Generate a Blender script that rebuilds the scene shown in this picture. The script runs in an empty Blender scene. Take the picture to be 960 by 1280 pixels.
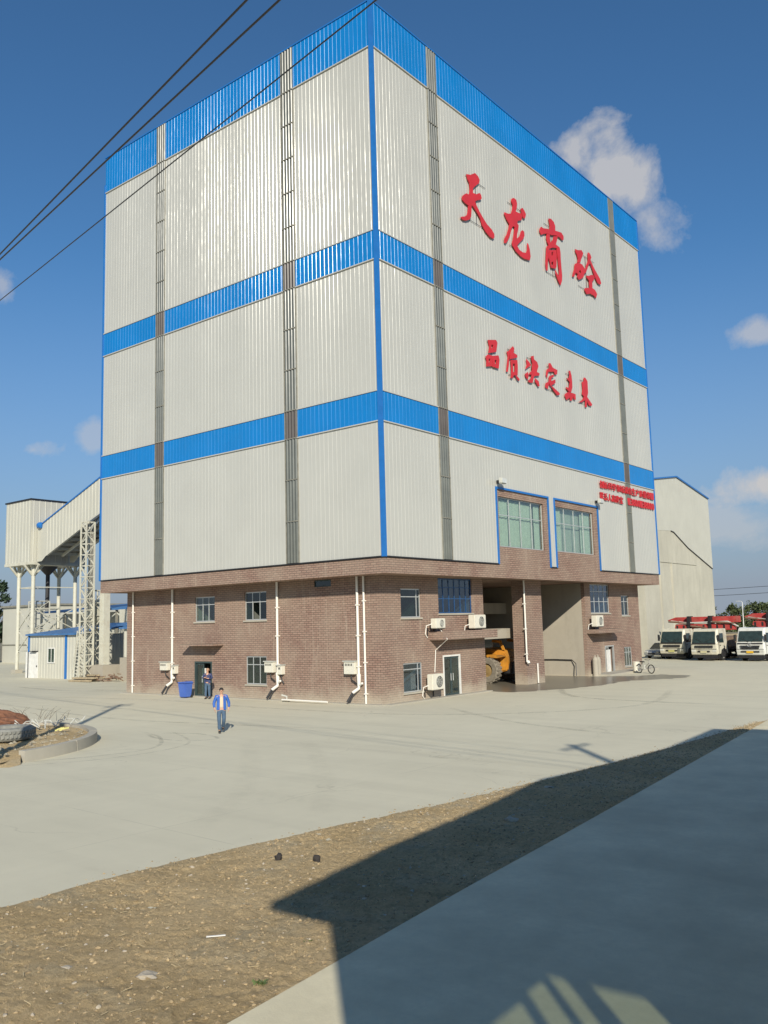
import bpy, bmesh, math, random
import numpy as np
from mathutils import Vector, Matrix
from mathutils.geometry import tessellate_polygon
from math import sin, cos, pi, radians as rad
random.seed(7); RNG = np.random.default_rng(11)
scene = bpy.context.scene
COL = scene.collection

# ------------------------------------------------------------------ camera
FPX, YAW, PITCH, ROLL = 1095.03, 0.67664, 0.12580, -0.02665
CAM = Vector((27.3324, -33.9716, 4.1762))
fwd = Vector((-sin(YAW)*cos(PITCH), cos(YAW)*cos(PITCH), sin(PITCH)))
rt = Vector((cos(YAW), sin(YAW), 0)); up = rt.cross(fwd)
r2 = cos(ROLL)*rt + sin(ROLL)*up; u2 = -sin(ROLL)*rt + cos(ROLL)*up
cam = bpy.data.cameras.new('camera'); cam_o = bpy.data.objects.new('camera', cam); COL.objects.link(cam_o)
cam.sensor_fit = 'HORIZONTAL'; cam.sensor_width = 36; cam.lens = FPX/960*36
cam.clip_start = .1; cam.clip_end = 6000
mw = Matrix((( r2.x, u2.x, -fwd.x, CAM.x), (r2.y, u2.y, -fwd.y, CAM.y), (r2.z, u2.z, -fwd.z, CAM.z), (0, 0, 0, 1)))
cam_o.matrix_world = mw
scene.camera = cam_o

# ------------------------------------------------------------------ sun and sky
SUN_EL = rad(26.5)
sun_dir = Vector((cos(SUN_EL)*.7071, -cos(SUN_EL)*.7071, sin(SUN_EL)))       # towards the sun
K = 1/math.tan(SUN_EL)*.7071                                                # ground shift of a shadow per metre of height
sl = bpy.data.lights.new('sun', 'SUN'); sl.energy = 4.3; sl.angle = rad(.53); sl.color = (1, .93, .79)
so = bpy.data.objects.new('sun', sl); COL.objects.link(so)
so.rotation_euler = sun_dir.to_track_quat('Z', 'Y').to_euler()
world = bpy.data.worlds.new('World'); scene.world = world; world.use_nodes = True
wn, wl = world.node_tree.nodes, world.node_tree.links; wn.clear()
sky = wn.new('ShaderNodeTexSky'); sky.sky_type = 'NISHITA'; sky.sun_disc = False
sky.sun_elevation = SUN_EL; sky.sun_rotation = rad(135); sky.air_density = 1.0; sky.dust_density = .35; sky.ozone_density = 3.0; sky.altitude = 60
tc = wn.new('ShaderNodeTexCoord')
def wmath(op, a, b=None, c=None, clamp=False):
    n = wn.new('ShaderNodeMath'); n.operation = op; n.use_clamp = clamp
    for i, v in enumerate((a, b, c)):
        if v is None: continue
        if isinstance(v, (int, float)): n.inputs[i].default_value = v
        else: wl.new(v, n.inputs[i])
    return n.outputs[0]
def wvec(op, a, b):
    n = wn.new('ShaderNodeVectorMath'); n.operation = op
    for i, v in enumerate((a, b)):
        if isinstance(v, (tuple, list, Vector)): n.inputs[i].default_value = v
        elif v is not None: wl.new(v, n.inputs[i])
    return n
def wnoise(scale, detail, rough=.55, vec=None, dist=0):
    n = wn.new('ShaderNodeTexNoise'); n.inputs['Scale'].default_value = scale; n.inputs['Detail'].default_value = detail
    n.inputs['Roughness'].default_value = rough; n.inputs['Distortion'].default_value = dist
    wl.new(vec if vec is not None else tc.outputs['Generated'], n.inputs['Vector']); return n.outputs['Fac']
puff = wnoise(11, 9, .62, dist=.25); big = wnoise(3.2, 4, .5)
def cloud(d, wx, wz, dens, tilt=0.0):
    d = Vector(d).normalized(); r = Vector((-d.y, d.x, 0)).normalized()*-1; u = r.cross(d)
    rr = r*cos(tilt) + u*sin(tilt); uu = -r*sin(tilt) + u*cos(tilt)
    df = wvec('SUBTRACT', tc.outputs['Generated'], d).outputs['Vector']
    a = wmath('DIVIDE', wvec('DOT_PRODUCT', df, rr).outputs['Value'], wx)
    b = wmath('DIVIDE', wvec('DOT_PRODUCT', df, uu).outputs['Value'], wz)
    q = wmath('SQRT', wmath('ADD', wmath('MULTIPLY', a, a), wmath('MULTIPLY', b, b)))
    m = wmath('SUBTRACT', wmath('MULTIPLY_ADD', puff, 3.4, -.85), q)            # ragged edge
    return wmath('MULTIPLY', wmath('MULTIPLY', m, 1.6, clamp=True), dens)
clouds = [((-.347, .826, .448), .088, .046, .82, -.62), ((-.374, .800, .474), .040, .030, .78, -.5), ((-.318, .853, .405), .045, .040, .6, -.4),
          ((-.243, .927, .286), .034, .019, .6, 0), ((-.256, .957, .133), .075, .030, .95, .12), ((-.30, .948, .095), .11, .034, .45, 0),
          ((-.858, .478, .191), .036, .015, .55, .1), ((-.84, .425, .352), .026, .020, .5, 0), ((-.822, .528, .205), .022, .019, .42, 0)]
tot = None
for c in clouds:
    v = cloud(*c); tot = v if tot is None else wmath('MAXIMUM', tot, v)
# scattered fair-weather clouds over the whole sky, as sparse as those in view; kept off the part the photograph shows
far = wmath('MULTIPLY', wmath('SUBTRACT', wmath('MULTIPLY', big, puff), .36), 5, clamp=True)
seen = wvec('DOT_PRODUCT', tc.outputs['Generated'], (-.62, .70, .28)).outputs['Value']
far = wmath('MULTIPLY', far, wmath('MULTIPLY', wmath('SUBTRACT', .80, seen), 6, clamp=True))
tot = wmath('MAXIMUM', tot, wmath('MULTIPLY', far, .6))
zed = wn.new('ShaderNodeSeparateXYZ'); wl.new(tc.outputs['Generated'], zed.inputs[0])
haze = wmath('POWER', wmath('MULTIPLY', wmath('SUBTRACT', .40, zed.outputs['Z']), 2.7, clamp=True), 1.5)      # low haze towards the horizon
hmix = wn.new('ShaderNodeMixRGB'); wl.new(wmath('MULTIPLY', haze, .9), hmix.inputs[0]); tint = wn.new('ShaderNodeMixRGB'); tint.blend_type = 'MULTIPLY'; tint.inputs[0].default_value = 1; wl.new(sky.outputs[0], tint.inputs[1]); tint.inputs[2].default_value = (.56, .90, 1.10, 1); wl.new(tint.outputs[0], hmix.inputs[1]); hmix.inputs[2].default_value = (2.85, 3.15, 4.0, 1)
cmix = wn.new('ShaderNodeMixRGB'); wl.new(tot, cmix.inputs[0]); wl.new(hmix.outputs[0], cmix.inputs[1]); cmix.inputs[2].default_value = (5.7, 5.6, 5.6, 1)
bg = wn.new('ShaderNodeBackground'); bg.inputs['Strength'].default_value = .085; wl.new(cmix.outputs[0], bg.inputs['Color'])
wo = wn.new('ShaderNodeOutputWorld'); wl.new(bg.outputs[0], wo.inputs['Surface'])
scene.view_settings.view_transform = 'Standard'; scene.view_settings.look = 'None'
scene.view_settings.exposure = .24; scene.view_settings.gamma = 1
scene.cycles.max_bounces = 6; scene.cycles.transparent_max_bounces = 12; scene.cycles.caustics_reflective = False
scene.cycles.use_denoising = True

# ------------------------------------------------------------------ materials
MATS = {}
class NT:
    def __init__(s, name):
        s.m = bpy.data.materials.new(name); s.m.use_nodes = True; s.n = s.m.node_tree.nodes; s.l = s.m.node_tree.links
        s.b = s.n['Principled BSDF']; s.tc = s.n.new('ShaderNodeTexCoord')
    def vec(s, scale=(1, 1, 1), coord='Object', rot=(0, 0, 0)):
        mp = s.n.new('ShaderNodeMapping'); mp.inputs['Scale'].default_value = scale; mp.inputs['Rotation'].default_value = rot
        s.l.new(s.tc.outputs[coord], mp.inputs['Vector']); return mp.outputs[0]
    def noise(s, scale, detail=5, rough=.55, v=None, dist=0):
        n = s.n.new('ShaderNodeTexNoise'); n.inputs['Scale'].default_value = scale; n.inputs['Detail'].default_value = detail
        n.inputs['Roughness'].default_value = rough; n.inputs['Distortion'].default_value = dist
        s.l.new(v if v is not None else s.tc.outputs['Object'], n.inputs['Vector']); return n.outputs['Fac']
    def ramp(s, fac, a, b, c0=(0, 0, 0, 1), c1=(1, 1, 1, 1)):
        r = s.n.new('ShaderNodeValToRGB'); r.color_ramp.elements[0].position = a; r.color_ramp.elements[1].position = b
        r.color_ramp.elements[0].color = c0; r.color_ramp.elements[1].color = c1; s.l.new(fac, r.inputs[0]); return r.outputs[0]
    def mix(s, fac, a, b, mode='MIX'):
        n = s.n.new('ShaderNodeMixRGB'); n.blend_type = mode
        for i, v in enumerate((fac, a, b)):
            if isinstance(v, (int, float)): n.inputs[i].default_value = v
            elif isinstance(v, tuple): n.inputs[i].default_value = v if len(v) == 4 else (*v, 1)
            else: s.l.new(v, n.inputs[i])
        return n.outputs[0]
    def math(s, op, a, b=0, clamp=False):
        n = s.n.new('ShaderNodeMath'); n.operation = op; n.use_clamp = clamp
        for i, v in enumerate((a, b)):
            if isinstance(v, (int, float)): n.inputs[i].default_value = v
            else: s.l.new(v, n.inputs[i])
        return n.outputs[0]
    def bump(s, h, strength=.3, dist=.02):
        n = s.n.new('ShaderNodeBump'); n.inputs['Strength'].default_value = strength; n.inputs['Distance'].default_value = dist
        s.l.new(h, n.inputs['Height']); s.l.new(n.outputs[0], s.b.inputs['Normal'])
    def col(s, v):
        if isinstance(v, tuple): s.b.inputs['Base Color'].default_value = (*v, 1)
        else: s.l.new(v, s.b.inputs['Base Color'])
    def set(s, rough=.6, metal=0, spec=.5):
        s.b.inputs['Roughness'].default_value = rough; s.b.inputs['Metallic'].default_value = metal; s.b.inputs['Specular IOR Level'].default_value = spec
def sc3(c, f): return tuple(min(1, x*f) for x in c)
def simple(name, c, rough=.6, metal=0, var=.18, scale=2.5, dirt=None, dirt_amt=.0, bump=0, bscale=60, spec=.5, streak=False, wavy=0):
    t = NT(name); t.set(rough, metal, spec)
    f = t.noise(scale, 6, .6)
    base = t.mix(t.ramp(f, .3, .72), sc3(c, 1-var), sc3(c, 1+var*.55))
    if dirt:
        v = t.vec((3.5, 3.5, .35)) if streak else None
        base = t.mix(t.math('MULTIPLY', t.ramp(t.noise(1.6, 7, .65, v), .48, .75), dirt_amt), base, dirt)
    t.col(base)
    if bump: t.bump(t.noise(bscale, 4), bump, .01)
    if wavy: t.bump(t.noise(1.0, 3, .5, t.vec((3.3, 3.3, .55))), wavy, .05)
    MATS[name] = t.m; return t.m
WHITE = simple('white_cladding', (.49, .485, .44), .19, spec=.85, wavy=.14, var=.05, scale=.35, dirt=(.42, .40, .35), dirt_amt=.2, streak=True)
BLUE = simple('blue_cladding', (.004, .19, .53), .2, spec=.8, wavy=.14, var=.10, scale=.4, dirt=(.05, .22, .5), dirt_amt=.25, streak=True)
FRP = simple('skylight_sheet', (.125, .13, .11), .24, spec=1.0, wavy=.1, var=.25, scale=.7, dirt=(.13, .12, .10), dirt_amt=.5, streak=True)
FRP2 = simple('skylight_sheet_brown', (.10, .085, .075), .2, var=.25, scale=.7, dirt=(.10, .09, .08), dirt_amt=.5, streak=True)
BLUETRIM = simple('blue_trim', (.02, .155, .47), .35, var=.1)
REDSIGN = simple('sign_red', (.55, .028, .034), .45, var=.12, scale=1.2)
DARKSTEEL = simple('dark_steel', (.05, .05, .055), .5, .6)
PIPE = simple('white_pipe', (.80, .77, .70), .4, var=.06)
GREYBOX = simple('grey_box', (.52, .52, .47), .5, var=.12)
ACW = simple('aircon_white', (.70, .67, .57), .45, var=.08, scale=5)
ALU = simple('aluminium', (.62, .63, .62), .38, .5, var=.08)
DKFRAME = simple('dark_green_frame', (.06, .09, .09), .4, .3)
BLUEFRAME = simple('blue_frame', (.03, .10, .25), .4, .2)
CURTAIN = simple('pale_green_curtain', (.50, .52, .46), .8, var=.12, scale=3)
ROOM = simple('room_interior', (.16, .17, .15), .9, var=.3, scale=1)
CREAM = simple('cream_steel', (.58, .57, .48), .5, var=.10, dirt=(.35, .28, .2), dirt_amt=.4)
CREAMSH = simple('cream_sheeting', (.52, .51, .44), .4, var=.06, scale=.5, dirt=(.42, .40, .34), dirt_amt=.35, streak=True)
BLUEROOF = simple('blue_roof', (.06, .17, .38), .4, var=.2)
DKUNDER = simple('gallery_underside', (.25, .24, .20), .7, var=.3)
RUST = simple('rusty_steel', (.20, .12, .08), .8, var=.3)
BLACK = simple('black_rubber', (.022, .022, .024), .75, var=.3, scale=8)
TYREDUST = simple('dusty_tyre', (.24, .21, .165), .9, var=.35, scale=6, bump=.4)
TYREGREY = simple('grey_worn_tyre', (.25, .25, .225), .85, var=.3, scale=7, bump=.4)
BLACKPL = simple('black_plastic', (.03, .03, .032), .45)
TRUCKW = simple('truck_cream_paint', (.60, .57, .46), .35, var=.1, dirt=(.26, .21, .15), dirt_amt=.75)
TRUCKW2 = simple('truck_white_paint', (.68, .68, .63), .3, var=.06, dirt=(.3, .26, .2), dirt_amt=.5)
BOOMRED = simple('boom_red', (.46, .055, .05), .5, var=.35, scale=1.8, dirt=(.30, .17, .13), dirt_amt=.7)
YELLOW = simple('loader_yellow', (.60, .26, .03), .5, var=.3, dirt=(.16, .11, .06), dirt_amt=.8)
PLATEY = simple('plate_yellow', (.85, .50, .02), .5)
LAMPG = simple('headlamp_glass', (.75, .75, .7), .12, .3)
BINBLUE = simple('bin_blue', (.07, .15, .50), .4, var=.1)
WOOD = simple('old_timber', (.42, .34, .22), .85, var=.35, scale=6)
GREENLEAF = simple('weed_green', (.14, .19, .06), .7, var=.4, scale=8)
WHITEPL = simple('white_plastic', (.75, .74, .70), .5)
STONEW = simple('pale_stone', (.46, .40, .31), .9, var=.3, scale=9)
CLOD = simple('dark_clod', (.035, .03, .028), .9)
SKIN = simple('skin', (.52, .30, .20), .55, var=.06); HAIR = simple('hair', (.02, .017, .015), .6)
JEANS = simple('jeans', (.07, .12, .19), .85, var=.25, scale=9); JACKET = simple('blue_jacket', (.03, .12, .45), .6, var=.2, scale=7)
NAVY = simple('navy_jacket', (.035, .05, .13), .8, var=.2); SHIRT = simple('beige_shirt', (.62, .50, .36), .8, var=.12); SHOE = simple('shoe', (.03, .028, .026), .6)
def glassmat(name, tint, refl=1.0):
    t = NT(name); n, l = t.n, t.l; n.remove(t.b)
    tr = n.new('ShaderNodeBsdfTransparent'); tr.inputs[0].default_value = (*tint, 1)
    gl = n.new('ShaderNodeBsdfGlossy'); gl.inputs['Roughness'].default_value = .03; gl.inputs[0].default_value = (refl, refl, refl, 1)
    lw = n.new('ShaderNodeLayerWeight'); lw.inputs[0].default_value = .5; fr = n.new('ShaderNodeMath'); fr.operation = 'POWER'; l.new(lw.outputs['Facing'], fr.inputs[0]); fr.inputs[1].default_value = 3.2; f2 = n.new('ShaderNodeMath'); f2.operation = 'MULTIPLY_ADD'; l.new(fr.outputs[0], f2.inputs[0]); f2.inputs[1].default_value = .8; f2.inputs[2].default_value = .07; fr = f2
    mx = n.new('ShaderNodeMixShader'); l.new(fr.outputs[0], mx.inputs[0]); l.new(tr.outputs[0], mx.inputs[1]); l.new(gl.outputs[0], mx.inputs[2])
    l.new(mx.outputs[0], n['Material Output'].inputs[0]); return t.m
GLASS = glassmat('window_glass', (.86, .93, .89)); GLASSB = glassmat('blue_window_glass', (.6, .75, .86)); GLASSN = glassmat('green_glass', (.32, .37, .28)); GLASSD = glassmat('dark_glass', (.5, .6, .58))
def brickmat(name, bw=.36, rh=.118):
    t = NT(name); t.set(.85, 0, .25)
    sp = t.n.new('ShaderNodeSeparateXYZ'); t.l.new(t.tc.outputs['Object'], sp.inputs[0])
    cb = t.n.new('ShaderNodeCombineXYZ'); t.l.new(t.math('ADD', sp.outputs[0], sp.outputs[1]), cb.inputs[0]); t.l.new(sp.outputs[2], cb.inputs[1])
    br = t.n.new('ShaderNodeTexBrick'); t.l.new(cb.outputs[0], br.inputs['Vector']); br.inputs['Scale'].default_value = 1
    br.inputs['Brick Width'].default_value = bw; br.inputs['Row Height'].default_value = rh; br.inputs['Mortar Size'].default_value = .02
    br.inputs['Mortar Smooth'].default_value = .3; br.inputs['Bias'].default_value = -.1
    br.inputs['Color1'].default_value = (.335, .222, .175, 1); br.inputs['Color2'].default_value = (.26, .158, .126, 1); br.inputs['Mortar'].default_value = (.13, .095, .075, 1)
    c = t.mix(t.ramp(t.noise(.55, 6, .6), .3, .75), br.outputs['Color'], (.375, .285, .215), 'MIX')
    f = t.n.new('ShaderNodeMath'); f.operation = 'MULTIPLY'
    c = t.mix(t.math('MULTIPLY', t.ramp(t.noise(.45, 7, .62), .36, .74), .55), br.outputs['Color'], (.375, .305, .235))
    st = t.ramp(t.noise(1.3, 6, .62, t.vec((2.4, 2.4, .22))), .58, .80)
    c = t.mix(t.math('MULTIPLY', st, .5), c, (.50, .42, .33))
    # cement splashes and dust caught along the foot of the wall
    low = t.math('SUBTRACT', t.math('MULTIPLY', t.noise(1.1, 6, .65), 2.0), t.math('MULTIPLY', sp.outputs[2], 1.15), True)
    c = t.mix(t.math('MULTIPLY', low, .8, True), c, (.46, .40, .31))
    t.col(c); t.bump(br.outputs['Fac'], .55, -.012); MATS[name] = t.m; return t.m
BRICK = brickmat('red_brick_tile')
def concretemat(name, c, var=.1, streaks=False, rough=.85, bump=.15, stain=.25, sc=1.0, joints=False):
    t = NT(name); t.set(rough, 0, .3)
    b = t.mix(t.ramp(t.noise(.16*sc, 7, .62), .34, .68), sc3(c, 1-var), sc3(c, 1+var*.5))
    b = t.mix(t.math('MULTIPLY', t.ramp(t.noise(2.2*sc, 8, .68), .42, .72), var*2.2), b, sc3(c, .78))
    if streaks:      # faint tyre polish and dust drifts
        for ang, s, a in ((.75, .9, .16), (.2, 1.3, .12), (-.5, .7, .10)):
            w = t.noise(s, 5, .55, t.vec((.05, .75, 1), rot=(0, 0, ang)))
            b = t.mix(t.math('MULTIPLY', t.ramp(w, .54, .68), a), b, sc3(c, .62))
        w = t.noise(1.1, 6, .6, t.vec((.5, .16, 1), rot=(0, 0, .3)))
        b = t.mix(t.math('MULTIPLY', t.ramp(w, .5, .75), .28), b, sc3(c, 1.16))
    else:
        w = t.noise(.9, 7, .65, t.vec((1.2, 1.2, .18)))
        b = t.mix(t.math('MULTIPLY', t.ramp(w, .5, .72), stain), b, sc3(c, .62))
    if joints:       # saw-cut slab joints, half filled with dust, and hairline cracks
        br = t.n.new('ShaderNodeTexBrick'); t.l.new(t.vec((1, 1, 1), rot=(0, 0, .04)), br.inputs['Vector']); br.inputs['Scale'].default_value = 1; br.offset = 0
        br.inputs['Brick Width'].default_value = 6.2; br.inputs['Row Height'].default_value = 5.4; br.inputs['Mortar Size'].default_value = .022; br.inputs['Mortar Smooth'].default_value = .6
        b = t.mix(t.math('MULTIPLY', t.math('MULTIPLY', br.outputs['Fac'], t.ramp(t.noise(.7, 5), .4, .6)), .35), b, sc3(c, .5))
        vo = t.n.new('ShaderNodeTexVoronoi'); vo.feature = 'DISTANCE_TO_EDGE'; vo.inputs['Scale'].default_value = .16; wv = t.n.new('ShaderNodeVectorMath'); wv.operation = 'ADD'; nz = t.n.new('ShaderNodeTexNoise'); nz.inputs['Scale'].default_value = .5; nz.inputs['Detail'].default_value = 5
        t.l.new(t.tc.outputs['Object'], nz.inputs['Vector']); t.l.new(t.tc.outputs['Object'], wv.inputs[0]); sc_ = t.n.new('ShaderNodeVectorMath'); sc_.operation = 'SCALE'; t.l.new(nz.outputs['Color'], sc_.inputs[0]); sc_.inputs['Scale'].default_value = 3.0; t.l.new(sc_.outputs[0], wv.inputs[1]); t.l.new(wv.outputs[0], vo.inputs['Vector'])
        ck = t.ramp(vo.outputs['Distance'], .0, .006, (1, 1, 1, 1), (0, 0, 0, 1)); b = t.mix(t.math('MULTIPLY', t.math('MULTIPLY', ck, t.ramp(t.noise(.22, 4), .5, .62)), .35), b, sc3(c, .45))
        sp_ = t.ramp(t.noise(.33, 8, .7, dist=.6), .60, .70); b = t.mix(t.math('MULTIPLY', sp_, .22), b, sc3(c, .68))
    b = t.mix(t.math('MULTIPLY', t.ramp(t.noise(38, 3), .55, .75), .10), b, sc3(c, .5))
    t.col(b); t.bump(t.noise(26, 6, .7), bump, .012); MATS[name] = t.m; return t.m
YARD = concretemat('yard_concrete', (.63, .59, .45), .06, True, joints=True)
APRON = concretemat('apron_concrete', (.72, .65, .46), .17, True, sc=4, bump=.4)
KERB = concretemat('kerb_concrete', (.44, .41, .34), .1)
HALLC = concretemat('hall_concrete', (.50, .48, .40), .14, stain=.4)
BAYC = concretemat('bay_concrete', (.42, .38, .31), .14, stain=.4)
STRUCT = concretemat('rendered_wall', (.33, .33, .30), .06)
def dirtmat():
    t = NT('brown_dirt'); t.set(.95, 0, .15)
    b = t.mix(t.ramp(t.noise(.5, 6, .6), .35, .68), (.54, .40, .215), (.70, .535, .31))
    b = t.mix(t.math('MULTIPLY', t.ramp(t.noise(.8, 6, .62), .52, .66), .6), b, (.50, .44, .31))
    b = t.mix(t.math('MULTIPLY', t.ramp(t.noise(13, 6, .7), .44, .7), .55), b, (.26, .19, .105))
    b = t.mix(t.math('MULTIPLY', t.ramp(t.noise(30, 4, .7), .6, .74), .6), b, (.56, .49, .37))
    t.col(b); t.bump(t.noise(19, 10, .8), .95, .08); return t.m
DIRT = dirtmat()
SOIL = simple('field_soil', (.27, .225, .14), .95, var=.3, scale=.05, dirt=(.16, .18, .09), dirt_amt=.8)
REDHEAP = simple('rust_red_rubble', (.20, .09, .05), .9, var=.4, scale=5, dirt=(.16, .06, .03), dirt_amt=.6, bump=.9, bscale=14)
def leafmat(name, c):
    t = NT(name); t.set(.6, 0, .3)
    t.col(t.mix(t.ramp(t.noise(.9, 5, .6), .3, .7), sc3(c, .6), sc3(c, 1.3)))
    t.b.inputs['Transmission Weight'].default_value = 0; return t.m
LEAF1 = leafmat('tree_foliage', (.075, .095, .035)); LEAF2 = leafmat('pine_foliage', (.04, .065, .035)); BARK = simple('bark', (.12, .09, .06), .9, var=.3)
WET = concretemat('wet_concrete', (.20, .18, .14), .2, rough=.28, bump=.05)

# ------------------------------------------------------------------ helpers
class MB:
    """collects shapes for one mesh object"""
    def __init__(s): s.v = []; s.f = []
    def add(s, vs, fs):
        o = len(s.v); s.v += [tuple(v) for v in vs]; s.f += [tuple(i+o for i in f) for f in fs]; return s
    def quad(s, a, b, c, d): return s.add((a, b, c, d), ((0, 1, 2, 3),))
    def hexa(s, p): return s.add(p, ((0, 3, 2, 1), (4, 5, 6, 7), (0, 1, 5, 4), (1, 2, 6, 5), (2, 3, 7, 6), (3, 0, 4, 7)))
    def box(s, x0, x1, y0, y1, z0, z1):
        return s.hexa([(x0, y0, z0), (x1, y0, z0), (x1, y1, z0), (x0, y1, z0), (x0, y0, z1), (x1, y0, z1), (x1, y1, z1), (x0, y1, z1)])
    def fbox(s, F, u0, u1, z0, z1, d0, d1):
        return s.hexa([F(u0, z0, d0), F(u1, z0, d0), F(u1, z0, d1), F(u0, z0, d1), F(u0, z1, d0), F(u1, z1, d0), F(u1, z1, d1), F(u0, z1, d1)])
    def tube(s, pts, r, n=8, caps=True):
        pts = [Vector(p) for p in pts]; R = r if isinstance(r, (list, tuple)) else [r]*len(pts)
        o = len(s.v); t0 = (pts[1]-pts[0]).normalized(); a = t0.orthogonal().normalized()
        for i, p in enumerate(pts):
            t = (pts[min(i+1, len(pts)-1)]-pts[max(i-1, 0)]).normalized(); a = (a-t*a.dot(t)).normalized(); b = t.cross(a)
            for k in range(n):
                q = p+(a*cos(2*pi*k/n)+b*sin(2*pi*k/n))*R[i]; s.v.append(tuple(q))
        for i in range(len(pts)-1):
            for k in range(n):
                k2 = (k+1) % n; s.f.append((o+i*n+k, o+i*n+k2, o+(i+1)*n+k2, o+(i+1)*n+k))
        if caps: s.f.append(tuple(o+k for k in range(n))[::-1]); s.f.append(tuple(o+(len(pts)-1)*n+k for k in range(n)))
        return s
    def bar(s, a, b, w, h=None):
        a, b = Vector(a), Vector(b); h = h or w; t = (b-a).normalized(); x = t.cross(Vector((0, 0, 1)))
        if x.length < 1e-3: x = Vector((1, 0, 0))
        x.normalize(); y = x.cross(t); p = []
        for q in (a, b): p += [q-x*w/2-y*h/2, q+x*w/2-y*h/2, q+x*w/2+y*h/2, q-x*w/2+y*h/2]
        return s.hexa(p)
    def lathe(s, prof, n=24, c=(0, 0, 0), axis='z'):
        o = len(s.v); m = len(prof)
        for k in range(n):
            a = 2*pi*k/n
            for r, h in prof:
                p = (r*cos(a), r*sin(a), h)
                if axis == 'x': p = (p[2], p[0], p[1])
                elif axis == 'y': p = (p[0], p[2], p[1])
                s.v.append((p[0]+c[0], p[1]+c[1], p[2]+c[2]))
        for k in range(n):
            k2 = (k+1) % n
            for i in range(m-1): s.f.append((o+k*m+i, o+k2*m+i, o+k2*m+i+1, o+k*m+i+1))
        return s
    def prism(s, poly, fn, d0, d1):
        """poly: 2-D ring, fn(a,b,d) -> xyz"""
        n = len(poly); s.add([fn(a, b, d0) for a, b in poly]+[fn(a, b, d1) for a, b in poly],
                             [tuple(range(n))[::-1], tuple(range(n, 2*n))]+[(i, (i+1) % n, n+(i+1) % n, n+i) for i in range(n)]); return s
    def build(s, name, mat, parent=None, local=False, bevel=0, smooth=False, fix=True, loc=None):
        me = bpy.data.meshes.new(name); me.from_pydata(s.v, [], s.f); me.materials.append(mat)
        if fix or bevel:
            bm = bmesh.new(); bm.from_mesh(me)
            if bevel:
                bmesh.ops.remove_doubles(bm, verts=bm.verts, dist=1e-5)
                es = [e for e in bm.edges if len(e.link_faces) == 2 and e.calc_face_angle(0) > .5]
                bmesh.ops.bevel(bm, geom=es, offset=bevel, segments=2, affect='EDGES', clamp_overlap=True)
            bmesh.ops.recalc_face_normals(bm, faces=bm.faces); bm.to_mesh(me); bm.free()
        if smooth:
            for p in me.polygons: p.use_smooth = True
        return link(name, me, parent, local)
def link(name, me, parent=None, local=False):
    o = bpy.data.objects.new(name, me); COL.objects.link(o)
    if parent is not None:
        o.parent = parent
        if not local and parent.type == 'EMPTY': o.matrix_parent_inverse = Matrix.Translation(parent.location).inverted()
    return o
def thing(name, label, cat, loc=(0, 0, 0), rz=0, group=None):
    o = bpy.data.objects.new(name, None); COL.objects.link(o); o.location = loc; o.rotation_euler = (0, 0, rz)
    return tag(o, label, cat, group)
def tag(o, label=None, cat=None, group=None, kind=None):
    if label: o['label'] = label
    if cat: o['category'] = cat
    if group: o['group'] = group
    if kind: o['kind'] = kind
    return o
def struct(o): o['kind'] = 'structure'; return o
def copy_tree(o, parent=None):
    c = o.copy(); COL.objects.link(c); c.parent = parent
    for ch in list(o.children): copy_tree(ch, c)
    return c

TMP = bpy.data.scenes.new('tmp')
def evaluated_mesh(o):
    """mesh of a curve or modified object, evaluated in a small scene of its own"""
    TMP.collection.objects.link(o)
    with bpy.context.temp_override(scene=TMP, view_layer=TMP.view_layers[0]):
        dg = bpy.context.evaluated_depsgraph_get(); m = bpy.data.meshes.new_from_object(o.evaluated_get(dg))
    bpy.data.objects.remove(o); return m

def markmat():
    t = NT('tyre_mark'); t.set(.8, 0, .3); n, l = t.n, t.l
    at = n.new('ShaderNodeAttribute'); at.attribute_name = 'fade'; t.col((.30, .285, .24))
    f = t.math('MULTIPLY', at.outputs['Fac'], t.ramp(t.noise(1.3, 6, .65), .36, .66), True)
    tr = n.new('ShaderNodeBsdfTransparent'); mx = n.new('ShaderNodeMixShader'); l.new(f, mx.inputs[0]); l.new(tr.outputs[0], mx.inputs[1]); l.new(t.b.outputs[0], mx.inputs[2]); l.new(mx.outputs[0], n['Material Output'].inputs[0]); return t.m
MARK = markmat()

# ------------------------------------------------------------------ ground
g = MB(); g.quad((-900, -700, -.06), (900, -700, -.06), (900, 1500, -.06), (-900, 1500, -.06))
struct(g.build('ground', SOIL, fix=False))
y = MB(); nx, ny = 60, 50
y.quad((-96, -60, 0), (60, -60, 0), (60, 92, 0), (-96, 92, 0)); yard = struct(y.build('yard', YARD, fix=False))
# apron along the near building and the dirt strip between it and the yard
def apron_x(yy): return np.interp(yy, [-60, -27.31, -22.75, -18.61, -10.91, 2.2, 30], [22.4, 19.84, 19.35, 19.0, 18.28, 17.05, 14.4])
def road_x(yy): return np.interp(yy, [-60, -31, -26.84, -25, -22.65, -19.62, -16.9, -12.37, -6.26, -1.65, 3, 8], [13.2, 13.6, 13.9, 13.9, 14.18, 14.72, 15.25, 15.8, 16.45, 16.65, 16.95, 16.5])
a = MB(); ys = np.linspace(-50, 30, 41); T = .07
for i in range(len(ys)-1):
    y0, y1 = ys[i], ys[i+1]; x0, x1 = apron_x(y0), apron_x(y1)
    a.quad((x0, y0, T), (40, y0, T), (40, y1, T), (x1, y1, T)); a.quad((x0, y0, -.05), (x0, y0, T), (x1, y1, T), (x1, y1, -.05))
struct(a.build('apron', APRON, fix=False))
NTAB = {}
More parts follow.
